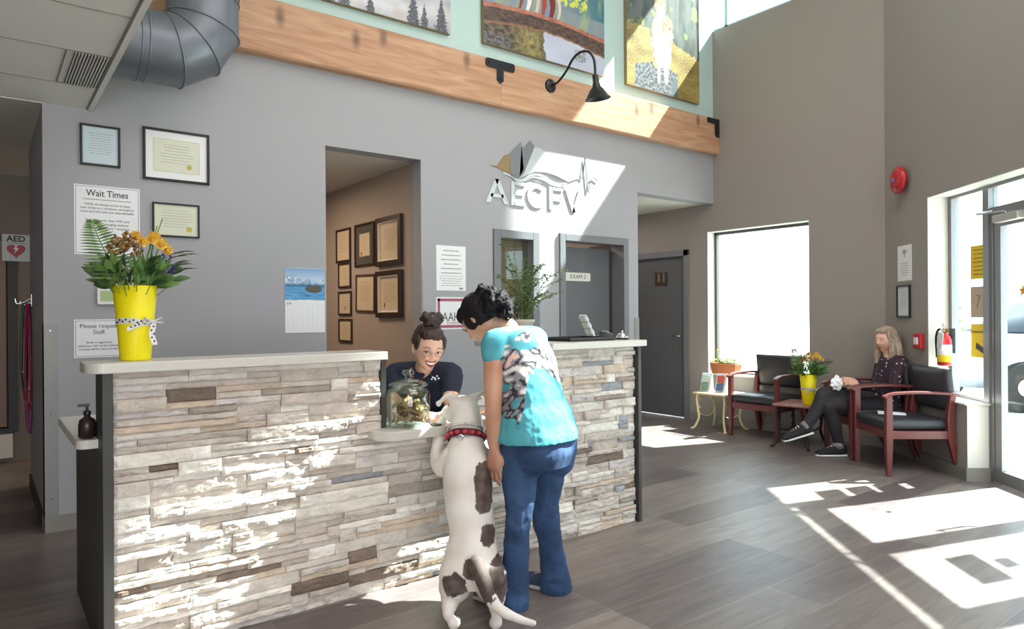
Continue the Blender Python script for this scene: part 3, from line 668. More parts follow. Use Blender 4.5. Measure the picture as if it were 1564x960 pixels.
gr = 'certificates on the office wall'
def of(y0, zt0, zb0, y1, zt1, zb1, label, **k):       # y0 is the farther (left) edge
    framed('framed_certificate', (y0 + y1) / 2, (zt0 + zb0 + zt1 + zb1) / 4, abs(y0 - y1), ((zt0 - zb0) + (zt1 - zb1)) / 2, label, office, paper=k.pop('paper', 'tan'), ink='faint_tan', group=gr, **k)
of(6.66, 2.13, 1.79, 6.32, 2.15, 1.825, 'narrow dark frame at the top left of the office wall group', fw=.02, fm='frame_brown', n=6, seed=11)
of(6.22, 2.14, 1.73, 5.81, 2.15, 1.75, 'certificate in wide dark mount, top middle of the office wall group', fw=.02, fm='frame_brown', mount=.075, mm='mount_dark', seal=('seal_red', -.3, -.33, .012), n=6, seed=12)
of(5.74, 2.14, 1.71, 5.27, 2.16, 1.72, 'large stepped dark frame at the top right of the office wall group', fw=.045, fm='frame_brown', mount=.018, inner='tan', n=10, seed=13, depth=.035)
of(6.61, 1.79, 1.545, 6.32, 1.81, 1.56, 'small dark frame, upper of the stacked small ones at left in the office', fw=.018, fm='frame_brown', n=5, seed=14)
of(6.615, 1.515, 1.27, 6.31, 1.52, 1.29, 'small dark frame, middle of the stacked small ones at left in the office', fw=.018, fm='frame_brown', seal=('seal_red', 0, -.22, .010), n=4, seed=15)
of(6.61, 1.24, 1.01, 6.30, 1.25, 1.02, 'small dark frame, lowest of the stacked small ones at left in the office', fw=.018, fm='frame_brown', n=5, seed=16)
of(6.20, 1.655, 1.30, 5.80, 1.67, 1.315, 'mid brown frame hanging slightly crooked, lower middle of the office wall group', fw=.018, fm='frame_mid', n=9, seed=17, tilt=R(1.5))
of(5.745, 1.665, 1.25, 5.27, 1.68, 1.265, 'large stepped dark frame with red seal, lower right of the office wall group', fw=.045, fm='frame_brown', mount=.018, inner='tan', seal=('seal_red', -.3, -.3, .014), n=9, seed=18, depth=.035)
t = thing('notice_sheet', (2.87, 5.07, 1.45), 'plain pale sheet taped at the right edge of the office wall', 'notice', rz=R(-90))
mb = MB(); mb.box((-.125, -.002, -.21), (.125, 0, .21)); part('sheet', mb, mat('dim_paper', 'a89d94', .8), t); part('printed_lines', lines(.2, .2, .14, 4, 5, -.0022, .004), M['faint_tan'], t)
part('printed_mark', MB().box((-.02, -.0026, -.19), (.0, -.002, -.165)), M['faint_tan'], t)

def sign(name, cx, cz, w, h, label, place, m_='paper', border='ink', cat='sign', th=.003, bd=.008, bw=.0022):
    loc, rz = place(cx, cz); t = thing(name, loc, label, cat, None, rz)
    mb = MB(); mb.box((-w / 2, -th, -h / 2), (w / 2, 0, h / 2)); part('sign_panel', mb, M[m_] if isinstance(m_, str) else m_, t, bevel=.0008)
    if border:
        mb = MB(); a, c = w / 2 - bd, h / 2 - bd; k = bw
        for p, q in (((-a, -th - .0005, -c), (-a + k, -th, c)), ((a - k, -th - .0005, -c), (a, -th, c)), ((-a, -th - .0005, c - k), (a, -th, c)), ((-a, -th - .0005, -c), (a, -th, -c + k))): mb.box(p, q)
        part('printed_border', mb, M[border] if isinstance(border, str) else border, t)
    return t
t = sign('wall_sign', .625, 1.877, .357, .428, 'tall white wait times sign behind the flowers', main)
text('lettering', 'Wait Times', .056, M['ink'], t, (0, -.0036, .165), bold=.0006, sx=.86); part('printed_rule', MB().box((-.13, -.0036, .126), (.13, -.003, .129)), M['ink'], t)
text('lettering', 'While we always strive to keep\nwait times to a minimum, emergency\ncases and sick pets are unpredictable.', .0195, M['ink'], t, (0, -.0036, .075), line=1.15)
text('lettering', 'Refreshments, free WiFi and\ncell phone charging stations\nare available in our reception\narea.', .0205, M['ink'], t, (0, -.0036, -.035), line=1.15)
t = sign('wall_sign', .576, 1.148, .269, .234, 'white respect sign partly hidden behind the yellow vase', main)
text('lettering', 'Please respect\nStaff.', .036, M['ink'], t, (0, -.0036, .057), line=1.05)
text('lettering', 'Rude or aggressive\nbehaviour will not be tolerated\nand you will be asked to leave', .018, M['ink'], t, (0, -.0036, -.045), line=1.15)
t = thing('thermostat', (.621, W, 1.412), 'small white wall thermostat with green screen behind the vase', 'thermostat')
part('body', MB().box((-.0585, -.022, -.055), (.0585, 0, .055)), mat('white_plastic', 'dedede', .4), t, bevel=.004); part('screen', MB().box((-.042, -.0226, -.035), (.042, -.022, .03)), mat('lcd_green', 'a5bb86', .3), t)
# calendar
def lake(u, v):
    sky = mixc(lin('dfe9f2'), lin('4f86bd'), v * 1.2 - .35); c = sky
    rid = .68 + .10 * fb(u * 4, 1) + .08 * math.sin(u * 5 + 1)
    if v < rid: c = mixc(lin('6c8fb4'), lin('e6eef4'), (fb(u * 14, v * 20) + .3) * (v > .52))
    if v < .5 + .03 * fb(u * 9, 4): c = lin('3f6f95')
    if v < .42: c = mixc(lin('2f74a9'), lin('6db1da'), .5 + .8 * fb(u * 3, v * 26))
    d = math.hypot((u - .72) * 1.0, (v - .36) * 1.8)
    if d < .22 + .05 * fb(u * 12, v * 12): c = mixc(lin('2c352c'), lin('6a6258'), .5 + fb(u * 30, v * 30))
    return c
t = thing('wall_calendar', (1.881, W, 1.39), 'wall calendar with a blue mountain lake photo above white month page', 'calendar')
mb = painting(lake, .298, .232, 60, 46, -.006); mb.xform(Matrix.Translation((0, 0, .118))); part('photo_page', mb, M['art'], t)
mb = MB(); mb.box((-.15, -.005, -.236), (.15, -.001, .236)); part('backing_pages', mb, M['paper'], t, bevel=.001)
mb = MB()
for i in range(6): mb.box((-.13, -.0056, -.2 + i * .034), (.13, -.005, -.1995 + i * .034))
for i in range(8): mb.box((-.13 + i * .0371, -.0056, -.2), (-.1295 + i * .0371, -.005, -.03))
part('date_grid', mb, mat('pale_grid', 'c6c8cc', .8), t); text('lettering', 'JUN', .02, M['ink'], t, (-.12, -.0056, -.022)); part('binding_tab', MB().box((-.055, -.0066, -.018), (.06, -.0052, .006)), M['paper'], t)
# notices beside the office opening
t = sign('notice_sheet', 3.148, 1.671, .293, .378, 'white printed notice right of the office opening above the red bordered sign', main, border=None, cat='notice', th=.002)
part('printed_lines', lines(.22, .165, -.06, 6, 21, -.0021, .008), M['faint'], t); part('printed_rule', MB().box((-.12, -.0026, -.068), (.12, -.002, -.066)), M['ink'], t); part('printed_lines', lines(.23, -.08, -.155, 4, 22, -.0021, .004), M['faint'], t); part('printed_mark', MB().box((.08, -.0026, -.178), (.115, -.002, -.162)), M['faint'], t)
mred = mat('dull_red', 'a0546a', .6)
t = sign('wall_sign', 3.175, 1.292, .354, .271, 'white sign with dull red border partly hidden behind the two bent heads', main, border=mred, bd=.012, bw=.024)
text('lettering', 'AAHA', .105, M['ink'], t, (-.005, -.0036, -.035), sx=.8); text('lettering', 'ACCREDITED', .026, mred, t, (0, -.0036, -.083))
# raised metal logo
t = thing('wall_logo', (4.1, W, 2.25), 'brushed metal wall letters with mountain, waves and heartbeat line above them', 'logo')
mlogo = mat('brushed_logo_metal', 'd9e0e4', .4, metal=.45, bump=.05, bscale=200); mdark = mat('grey_logo_line', '8d9095', .45, metal=.5)
L_MTN = [(3.564, 2.596), (3.632, 2.596), (3.712, 2.696), (3.772, 2.717), (3.902, 2.848), (3.922, 2.812), (3.944, 2.806), (4.012, 2.873), (4.063, 2.828), (4.15, 2.813), (4.208, 2.772), (4.244, 2.731), (4.327, 2.688), (4.375, 2.676), (4.418, 2.626), (4.473, 2.623), (4.535, 2.594), (4.62, 2.600), (4.485, 2.546), (4.411, 2.561), (4.29, 2.592), (4.172, 2.601), (4.044, 2.586), (3.964, 2.55), (3.874, 2.513), (3.819, 2.52), (3.776, 2.541), (3.722, 2.553), (3.632, 2.579)]
mb = MB(); mb.prism([(3.564, 2.596), (3.632, 2.596), (3.712, 2.696), (3.772, 2.717), (3.86, 2.806), (3.80, 2.525), (3.776, 2.541), (3.722, 2.553), (3.632, 2.579)], W - .008, W - .004, 'y'); part('mountain_facet', mb, mat('warm_facet', 'b59a74', .4, metal=.7), t, world=True, label='tan left facet')
mb = MB(); mb.prism([(3.772, 2.717), (3.902, 2.848), (3.93, 2.60), (3.874, 2.513), (3.819, 2.52), (3.78, 2.54)], W - .011, W - .008, 'y'); mb.prism([(3.905, 2.80), (3.944, 2.806), (4.012, 2.873), (4.063, 2.828), (3.93, 2.56), (3.88, 2.52)], W - .011, W - .008, 'y'); part('mountain_facet', mb, mdark, t, world=True, label='dark grey peaks')
mb = MB(); mb.prism([(4.063, 2.828), (4.15, 2.813), (4.208, 2.772), (4.244, 2.731), (4.327, 2.688), (4.375, 2.676), (4.418, 2.626), (4.473, 2.623), (4.535, 2.594), (4.62, 2.600), (4.485, 2.546), (4.411, 2.561), (4.29, 2.592), (4.172, 2.601), (4.044, 2.586), (3.964, 2.55), (3.874, 2.513)], W - .008, W - .004, 'y'); part('mountain_facet', mb, mlogo, t, world=True, label='silver blue right slope')
def band(pts, wd, y0=W - .012, y1=W - .008, m_=None, nm='wave_line'):
    mb = MB(); v3 = smooth_path([(x, 0, z) for x, z in pts], 5) if wd > 0 and nm != 'heartbeat_line' else [Vector((x, 0, z)) for x, z in pts]
    up = []; dn = []
    for i, p in enumerate(v3):
        a = v3[max(0, i - 1)]; c = v3[min(len(v3) - 1, i + 1)]; d = (c - a).normalized(); n = Vector((-d.z, 0, d.x)) * wd / 2; up.append(p + n); dn.append(p - n)
    for i in range(len(v3) - 1): mb.prism([(dn[i].x, dn[i].z), (dn[i + 1].x, dn[i + 1].z), (up[i + 1].x, up[i + 1].z), (up[i].x, up[i].z)], y0, y1, 'y')
    return part(nm, mb, m_ or mlogo, t, world=True)
band([(3.69, 2.539), (3.754, 2.529), (3.83, 2.499), (3.919, 2.505), (4.01, 2.555), (4.101, 2.57), (4.195, 2.554), (4.277, 2.518), (4.362, 2.514), (4.454, 2.529)], .016)
band([(3.776, 2.515), (3.852, 2.484), (3.941, 2.499), (4.032, 2.54), (4.113, 2.536), (4.206, 2.52), (4.289, 2.493), (4.374, 2.488), (4.454, 2.51)], .009)
band([(4.044, 2.592), (4.172, 2.601), (4.29, 2.592), (4.387, 2.567), (4.454, 2.55)], .007, m_=mdark)
band([(4.631, 2.621), (4.66, 2.594), (4.699, 2.805), (4.739, 2.468), (4.777, 2.602), (4.821, 2.624), (4.874, 2.599)], .011, m_=mdark, nm='heartbeat_line')
def letter(polys):
    mb = MB()
    for p in polys: mb.prism(p, W - .009, W - .003, 'y')
    return part('letter', mb, mlogo, t, world=True)
zb, zt = 2.263, 2.478; s = .042
letter([[(3.504, zb), (3.554, zb), (3.655, zt), (3.605, zt)], [(3.707, zb), (3.757, zb), (3.655, zt), (3.605, zt)], [(3.56, 2.315), (3.70, 2.315), (3.70, 2.345), (3.56, 2.345)]])
letter([[(3.786, zb), (3.786 + s, zb), (3.786 + s, zt), (3.786, zt)], [(3.82, zb), (3.95, zb), (3.95, zb + .032), (3.82, zb + .032)], [(3.82, zt - .032), (3.95, zt - .032), (3.95, zt), (3.82, zt)], [(3.82, 2.356), (3.93, 2.356), (3.93, 2.387), (3.82, 2.387)]])
cps = []
for k in range(20):
    a0 = R(42 + 276 * k / 20); a1 = R(42 + 276 * (k + 1) / 20); cx, cz, ro, ri = 4.085, 2.37, .112, .072
    cps.append([(cx + ri * math.cos(a0), cz + ri * math.sin(a0)), (cx + ro * math.cos(a0), cz + ro * math.sin(a0)), (cx + ro * math.cos(a1), cz + ro * math.sin(a1)), (cx + ri * math.cos(a1), cz + ri * math.sin(a1))])
letter(cps)
letter([[(4.235, zb), (4.235 + s, zb), (4.235 + s, zt), (4.235, zt)], [(4.27, zt - .032), (4.405, zt - .032), (4.405, zt), (4.27, zt)], [(4.27, 2.345), (4.385, 2.345), (4.385, 2.376), (4.27, 2.376)]])
letter([[(4.435, zt), (4.485, zt), (4.57, zb), (4.525, zb)], [(4.615, zt), (4.665, zt), (4.57, zb), (4.525, zb)]])
# stand-offs
mb = MB()
for x, z in ((3.63, 2.33), (3.81, 2.37), (4.0, 2.37), (4.26, 2.36), (4.5, 2.4), (3.8, 2.6), (4.2, 2.65), (4.4, 2.6)): mb.lathe([(.006, 0), (.006, .004)], (x, W, z), 8, ax='y')
part('stand_off_pins', mb, mdark, t, world=True)

# canvases on the upper wall
def snow(u, v):
    c = mixc(lin('8f8d95'), lin('cdcbd0'), .5 + .9 * fb(u * 3, v * 5, 2))
    c = mixc(c, lin('b9a18d'), max(0, fb(u * 4 + 3, v * 3, 8)) * 1.2)
    for tx, th in ((.72, .3), (.80, .2), (.12, .36), (.25, .22), (.93, .3), (.42, .18)):
        w_ = max(0, (th - v)) * .16
        if v < th and abs(u - tx) < w_ * (1 + .6 * fb(u * 60, v * 50)): c = mixc(lin('2e3138'), lin('686a72'), .5 + fb(u * 60, v * 60))
    if v > .55: c = mixc(c, lin('75808f'), (v - .55) * 1.4)
    return c
def logpond(u, v):
    bank = fb(u * 9, v * 13, 1)
    if u < .47 + .03 * bank: c = mixc(lin('3d322c'), lin('75694f'), .5 + fb(u * 26, v * 40, 1)); c = mixc(c, lin('ab9c5f'), max(0, 1 - abs(u - .35) * 7) * (.6 + .8 * fb(u * 30, v * 20)))
    else: c = mixc(lin('c3c6d6'), lin('a8adc0'), .4 + .5 * fb(u * 3, v * 9))
    if v < .10 and u < .2 and fb(u * 40, v * 60) > .15: c = lin('6e7086')
    if abs(u - .78) < .05 and abs(v - .12) < .05 and fb(u * 60, v * 60) > 0: c = lin('6f7a66')
    top = .345 + .045 * math.sin(3.14 * u) + .006 * fb(u * 18, 2); lo = .165 + .075 * math.sin(3.14 * u) + .008 * fb(u * 14, 7)
    if v > top:
        c = mixc(lin('8f948a'), lin('6d87a8'), .5 + fb(u * 5, v * 2, 5)); c = mixc(c, lin('2f6f7a'), max(0, u - .6) * 2.4 * (v > .5))
        c = mixc(c, lin('9db070'), max(0, fb(u * 14, v * 3, 9)) * .9)
        if v > .56 - .1 * fb(u * 12, 3) and .58 < u < .85 and fb(u * 30, v * 24) > -.1: c = mixc(lin('b9c648'), lin('dfe56b'), .5 + fb(u * 50, v * 50))
        if u < .25 and v > .52: c = mixc(lin('cfd66a'), lin('8ba055'), .5 + fb(u * 20, v * 20))
        for a, w_, cc in ((.27, .02, '8c3b2c'), (.33, .025, 'e9dcd3'), (.40, .022, 'c9b4a5'), (.45, .03, 'a14a34'), (.52, .034, '7a3026'), (.58, .016, 'd9c5b8')):
            x = a + .02 * math.sin((v - .38) * 14); 
            if abs(u - x) < w_ * (.45 + 2.2 * max(0, v - top)) and v < 1.2: c = lin(cc)
    elif v > lo:
        k = (v - lo) / (top - lo); c = mixc(lin('3b2f2b'), lin('6d5447'), .5 + .9 * fb(u * 26, v * 40)); 
        if k > .78: c = mixc(lin('9c5a49'), lin('b97c63'), .5 + fb(u * 20, v * 9))
        if k < .1: c = mixc(c, lin('a8754a'), .6)
    return c
def twodogs(u, v):
    c = mixc(lin('33382f'), lin('61665e'), .5 + 1.1 * fb(u * 9, v * 4, 3))
    if abs(fb(u * 3.5, 5) * .5 + .1 - ((u * 5) % 1 - .5)) < .08 and v > .55: c = mixc(c, lin('6f6d63'), .6)
    if fb(u * 8, v * 9, 12) > .34 and v > .5: c = lin('7c8848')
    gl = .50 - .20 * max(0, u - .35)
    if v < gl + .02 * fb(u * 20, 1): c = mixc(lin('6a5728'), lin('b8a25e'), .45 + .5 * fb(u * 60, v * 90) + .6 * fb(u * 3, v * 7, 4))
    if v < .26 - .25 * abs(u - .42) and .1 < u < .68: c = mixc(lin('3c3d40'), lin('85888c'), .5 + 1.2 * fb(u * 46, v * 46))
    if .60 < u < .67 and v < .16: c = lin('5c636b')
    if abs(u - .30 - (.55 - v) * .12) < .008 and .3 < v < .5: c = lin('46564c')
    def el(cx, cy, rx, ry, an=0):
        dx, dy = u - cx, (v - cy); ca, sa = math.cos(an), math.sin(an); return ((dx * ca + dy * sa) / rx) ** 2 + ((-dx * sa + dy * ca) / ry) ** 2 < 1 + .3 * fb(u * 30, v * 30)
    br = mixc(lin('9d6a4a'), lin('cf9d7c'), .5 + fb(u * 30, v * 30)); wh = mixc(lin('e9e4df'), lin('c9c2bd'), .3 + fb(u * 14, v * 14))
    if el(.38, .40, .07, .2): c = br
    if el(.43, .78, .085, .15, .15): c = br
    if el(.36, .90, .05, .05): c = br
    if el(.45, .64, .06, .07): c = wh
    if el(.44, .42, .10, .22, .08): c = wh
    if el(.53, .36, .06, .16): c = wh
    if el(.42, .2, .022, .12): c = wh
    if el(.52, .2, .03, .12): c = wh
    if el(.53, .57, .075, .085, -.5): c = br
    if el(.585, .50, .05, .035, -.9): c = wh
    if el(.575, .555, .010, .012): c = lin('241c1a')
    if el(.62, .475, .012, .012): c = lin('2a2422')
    return c
for nm, cx, z0, w_, h_, fn, lb, nx, nz in (('canvas_print', 2.50, 3.626, 1.26, .95, snow, 'canvas print of a snowy grey mountainside, leftmost above the beam', 160, 120),
                                   ('canvas_print', 4.205, 3.64, 1.47, 1.05, logpond, 'canvas print of animals on a fallen log over a pond', 230, 165),
                                   ('canvas_print', 5.855, 3.635, 1.18, 1.30, twodogs, 'canvas print of two dogs sitting on a stump in a meadow', 190, 210)):
    t = thing(nm, (cx, W - .003, z0 + h_ / 2), lb, 'canvas print')
    part('canvas', painting(fn, w_, h_, nx, nz, -.042), M['artgloss'], t)
    mb = MB(); mb.box((-w_ / 2, -.0415, -h_ / 2), (w_ / 2, 0, h_ / 2)); part('canvas_sides', mb, mat('canvas_side', '8a7a5a' , .7), t)

# exam sign on the door leaf, entrance wall things
t = thing('door_sign', (4.76, W + .17, 1.65), 'small white EXAM 2 sign on the grey exam room door', 'sign')
mb = round_slab(-.17, .17, -.042, .042, 0, .004, .015, .015, .015, .015); mb.xform(Matrix.Rotation(R(90), 4, 'X')); part('sign_panel', mb, mat('off_white', 'd5d2ca', .5), t); text('lettering', 'EXAM 2', .058, M['ink'], t, (0, -.0045, 0), sx=1.1)
t = thing('fire_alarm', RWP(.37, -.004, 2.445), 'round red fire alarm bell high on the slanted wall', 'fire alarm', rz=RZ)
mb = MB(); mb.lathe([(.115, .03), (.12, .035), (.118, .055), (.10, .078), (.06, .09), (.0, .094)], n=40, ax='y'); part('gong', mb, mat('alarm_red', 'b3262c', .3), t, smooth=True)
mb = MB(); mb.lathe([(.07, 0), (.07, .032)], n=30, ax='y'); part('housing', mb, mat('alarm_dark_red', '8d2026', .4), t); mb = MB(); mb.lathe([(.022, .088), (.022, .1), (.012, .104)], n=16, ax='y'); part('centre_cap', mb, mat('alarm_blue', '5c6aa0', .3), t)
t = sign('notice_sheet', .368, 1.71, .25, .315, 'white wifi notice on the slanted wall above the small black frame', rightw, border=None, cat='notice', th=.002)
mb = MB()
for rr in (.018, .034, .05):
    for k in range(10):
        a0, a1 = R(45 + 9 * k), R(54 + 9 * k); mb.prism([(rr * math.cos(a0), .06 + rr * math.sin(a0)), ((rr + .008) * math.cos(a0), .06 + (rr + .008) * math.sin(a0)), ((rr + .008) * math.cos(a1), .06 + (rr + .008) * math.sin(a1)), (rr * math.cos(a1), .06 + rr * math.sin(a1))], -.0026, -.002, 'y')
mb.lathe([(.008, 0), (.008, .0026)], (0, 0, .062), 12, ax='y'); part('wifi_symbol', mb, M['ink'], t); part('printed_lines', lines(.16, .01, -.12, 6, 33, -.0021, .005), M['faint'], t)
framed('framed_certificate', .358, 1.37, .235, .29, 'small black framed white list above the seated woman', rightw, .016, n=9, seed=40)
t = thing('pull_station', RWP(.64, 0, 1.03), 'small red fire alarm pull box beside the seated woman', 'fire alarm pull', rz=RZ)
part('box', MB().box((-.06, -.04, -.065), (.06, 0, .065)), mat('pull_red', 'b8242b', .35), t, bevel=.006); part('pull_bar', MB().box((-.03, -.05, -.03), (.03, -.04, .03)), M['paper'], t, bevel=.003)
# posters on the storefront glass
my = mat('yellow_paper', 'e3c02c', .8); mk = mat('kraft_paper', 'b5a18e', .8)
def poster(name, t0, t1, z0, z1, m_, lb, cat='poster'):
    th = thing(name, RWP((t0 + t1) / 2, .187, (z0 + z1) / 2), lb, cat, rz=RZ); w_ = t1 - t0; h_ = z1 - z0
    part('sheet', MB().box((-w_ / 2, -.002, -h_ / 2), (w_ / 2, 0, h_ / 2)), m_, th); return th, w_, h_
p, w_, h_ = poster('window_poster', 1.03, 1.235, 1.53, 1.79, my, 'yellow poster with lines of text, topmost on the entrance window glass'); part('printed_lines', lines(.16, .11, -.11, 7, 50, -.0022, .008), mat('brown_ink', '8a6f2a', .8), p)
p, w_, h_ = poster('window_poster', 1.03, 1.235, 1.23, 1.47, mk, 'brown paper poster with yellow edge, middle on the entrance window glass'); part('edge_strip', MB().box((w_ / 2 - .02, -.0025, -h_ / 2), (w_ / 2, -.002, h_ / 2)), my, p)
mb = MB(); mb.tube([(-.03, -.003, .05), (.02, -.003, .05), (-.02, -.003, -.04)], .004, 5); part('printed_mark', mb, mat('brown_mark', '8a7766', .8), p)
p, w_, h_ = poster('window_poster', 1.03, 1.235, .92, 1.18, my, 'yellow poster with a slanted dark sticker, lowest on the entrance window glass'); mb = MB(); mb.prism([(-.04, -.06), (.09, -.11), (.1, -.07), (-.03, -.015)], -.0032, -.002, 'y'); part('sticker', mb, mat('dark_sticker', '3b2a28', .6), p, label='slanted dark sticker'); mb = MB(); mb.box((-.09, -.0032, .06), (.09, -.002, .075)); part('printed_rule', mb, mat('brown_ink2', '8a6f2a', .8), p)
p, w_, h_ = poster('star_sticker', 1.60, 1.70, 1.37, 1.47, M['paper'], 'orange star sticker on the entrance door glass', 'sticker')
bpy.data.objects.remove(p.children[0]); mb = MB(); mb.prism([((.05 if k % 2 == 0 else .02) * math.sin(k * math.pi / 5), (.05 if k % 2 == 0 else .02) * math.cos(k * math.pi / 5)) for k in range(10)], -.002, 0, 'y'); part('star', mb, mat('orange_sticker', 'e59a26', .6), p)
p, w_, h_ = poster('window_poster', 2.45, 2.80, 1.33, 1.57, M['paper'], 'white paper notice on the second entrance door glass'); part('printed_lines', lines(.28, .09, -.09, 5, 51, -.0022, .01), M['ink'], p)
p, w_, h_ = poster('window_poster', 2.56, 2.68, 1.15, 1.27, M['paper'], 'small white sticker below the notice on the second entrance door', 'sticker'); part('printed_lines', lines(.09, .04, -.04, 3, 52, -.0022, .008), M['ink'], p)
p, w_, h_ = poster('window_poster', 1.0, 1.2, 1.86, 2.02, M['paper'], 'white paper near the top of the entrance window glass') if False else (None, 0, 0)

# hall at the far left
t = thing('aed_sign', (.205, 6.36, 1.80), 'square AED sign with red heart in the dark hall', 'sign')
mb = MB(); mb.box((-.085, -.004, -.1), (.085, 0, .1)); part('sign_panel', mb, mat('grey_sign', 'b9b9b5', .5), t, bevel=.002)
text('lettering', 'AED', .06, mat('sign_black', '1d1d1f', .6), t, (0, -.005, .066), bold=.0015); hp = []
for k in range(32):
    a = 2 * math.pi * k / 32; hp.append((.0038 * 16 * math.sin(a) ** 3 * .95, -.02 + .0036 * (13 * math.cos(a) - 5 * math.cos(2 * a) - 2 * math.cos(3 * a) - math.cos(4 * a))))
mb = MB(); mb.prism(hp, -.0055, -.004, 'y'); part('heart', mb, mat('heart_red', 'a32433', .5), t); mb = MB(); mb.prism([(.008, .025), (-.018, -.012), (-.002, -.012), (-.012, -.045), (.018, -.002), (.002, -.002)], -.0065, -.0055, 'y'); part('bolt_symbol', mb, M['paper'], t)
mb = MB(); mb.box((-.06, -.0048, .034), (.06, -.004, .037)); part('printed_rule', mb, M['ink'], t)
t = thing('coat_hooks', (.29, 6.15, 1.40), 'white metal double hook on the dark hall wall holding the leads', 'hook')
mb = MB(); mb.box((-.008, -.04, -.04), (0, .04, .05)); part('hook_plate', mb, M['chrome'], t, bevel=.002); mb = MB(); mb.tube(smooth_path([(-.004, -.02, .02), (-.05, -.02, -.01), (-.09, -.02, -.02), (-.10, -.02, .02)]), .006, 8); part('hook_prong', mb, M['chrome'], t, smooth=True); mb = MB(); mb.tube(smooth_path([(-.004, .02, -.01), (-.04, .02, -.03), (-.06, .02, -.03), (-.07, .02, 0)]), .006, 8); part('hook_prong', mb, M['chrome'], t, smooth=True)
for i, (dx, dy, L, col, cn) in enumerate(((-.055, .0, .62, '1e6b4d', 'green'), (-.03, -.01, .92, 'b01f63', 'magenta'), (-.015, .02, .95, '27408e', 'blue'), (-.042, .03, .70, '3d1a22', 'dark red'), (-.022, -.03, .78, '9c2130', 'red'))):
    t = thing('dog_lead', (.29 + dx, 6.15 + dy, 1.38), cn + ' slip lead hanging from the hook in the dark hall', 'dog lead', 'slip leads on the hall hook'); mb = MB()
    for sdx in (-.012, .012): mb.tube(smooth_path([(sdx * .3, 0, 0), (sdx, .003, -L * .3), (sdx * 1.4, -.004, -L * .7), (sdx * .4, 0, -L)]), .0085, 6, flat=.5)
    part('strap', mb, mat('lead_' + cn.replace(' ', '_'), col, .8), t); mb = MB(); mb.lathe([(.014, -.01), (.017, 0), (.014, .01)], (0, 0, -L * .8), 10, ax='z'); part('slide_ring', mb, M['chrome'], t)
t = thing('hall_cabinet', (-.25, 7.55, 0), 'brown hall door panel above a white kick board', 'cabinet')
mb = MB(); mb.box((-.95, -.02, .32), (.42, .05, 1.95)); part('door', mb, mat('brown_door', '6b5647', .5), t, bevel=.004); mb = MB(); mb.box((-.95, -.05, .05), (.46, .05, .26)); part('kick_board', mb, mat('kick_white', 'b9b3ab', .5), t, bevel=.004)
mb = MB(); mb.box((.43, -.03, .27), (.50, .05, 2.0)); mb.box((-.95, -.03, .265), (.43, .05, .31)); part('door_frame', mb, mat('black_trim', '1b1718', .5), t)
mb = MB(); mb.tube(smooth_path([(.2, -.028, 1.50), (.27, -.028, 1.47), (.21, -.028, 1.43), (.28, -.028, 1.40), (.20, -.028, 1.37)]), .005, 6); part('painted_mark', mb, M['paper'], t)
# car and planting outside
_q = P(1640, 600, 9.7); t = thing('parked_car', (_q.x, _q.y, -.02), 'silver car parked outside the entrance doors', 'car', rz=R(-37))
cm = mat('silver_car_paint', 'b4bccb', .25, metal=.4, coat=.6)
secs = []
prof = [(-2.1, .45, .70, .75), (-1.95, .30, .86, .82), (-1.2, .25, .98, .86), (-.7, .25, 1.02, .88), (.9, .25, 1.04, .88), (1.7, .27, 1.02, .86), (2.05, .35, .95, .8), (2.12, .45, .75, .72)]
for x, zl, zh, hw in prof: secs.append([(x, hw * c * (1 if z > .3 else .9), zl + (zh - zl) * z) for c, z in ((-.8, 0), (-1, .2), (-1.02, .55), (-.97, .85), (-.85, 1), (.85, 1), (.97, .85), (1.02, .55), (1, .2), (.8, 0))])
mb = MB(); mb.rings(secs); part('body', mb, cm, t, smooth=True, bevel=0)
secs = [[(x, hw * c, 1.0 + (zh - 1.0) * z) for c, z in ((-1, 0), (-.95, .5), (-.8, 1), (.8, 1), (.95, .5), (1, 0))] for x, zh, hw in ((-1.05, 1.02, .82), (-.35, 1.42, .72), (.5, 1.46, .72), (1.2, 1.38, .72), (1.75, 1.04, .8))]
mb = MB(); mb.rings(secs); part('windows', mb, mat('car_glass', '2b3440', .1), t, smooth=True)
mb = MB(); mb.rings([[(x, hw * c, zh + z) for c, z in ((-1, -.02), (-.8, .02), (.8, .02), (1, -.02))] for x, zh, hw in ((-.3, 1.43, .7), (.5, 1.47, .7), (1.2, 1.40, .7))]); part('roof', mb, cm, t, smooth=True)
for x in (-1.35, 1.35):
    for s_ in (-1, 1):
        mb = MB(); mb.lathe([(.20, -.11), (.31, -.11), (.33, -.08), (.33, .08), (.31, .11), (.20, .11)], (x, s_ * .80, .32), 28, ax='y'); wh = part('wheel', mb, mat('tyre', '1c1c1e', .8), t)
        mb = MB(); mb.lathe([(.02, -.12), (.20, -.10), (.21, -.06), (.21, .06), (.20, .10), (.02, .12)], (x, s_ * .80, .32), 20, ax='y'); part('hub', mb, M['chrome'], wh)
for s_ in (-.6, .6): mb = MB(); mb.ell((-2.05, s_, .68), (.07, .15, .07)); part('headlamp', mb, M['picglass'] if False else mat('lamp_lens', 'd8dde2', .1), t, smooth=True)
rnd = random.Random(5)
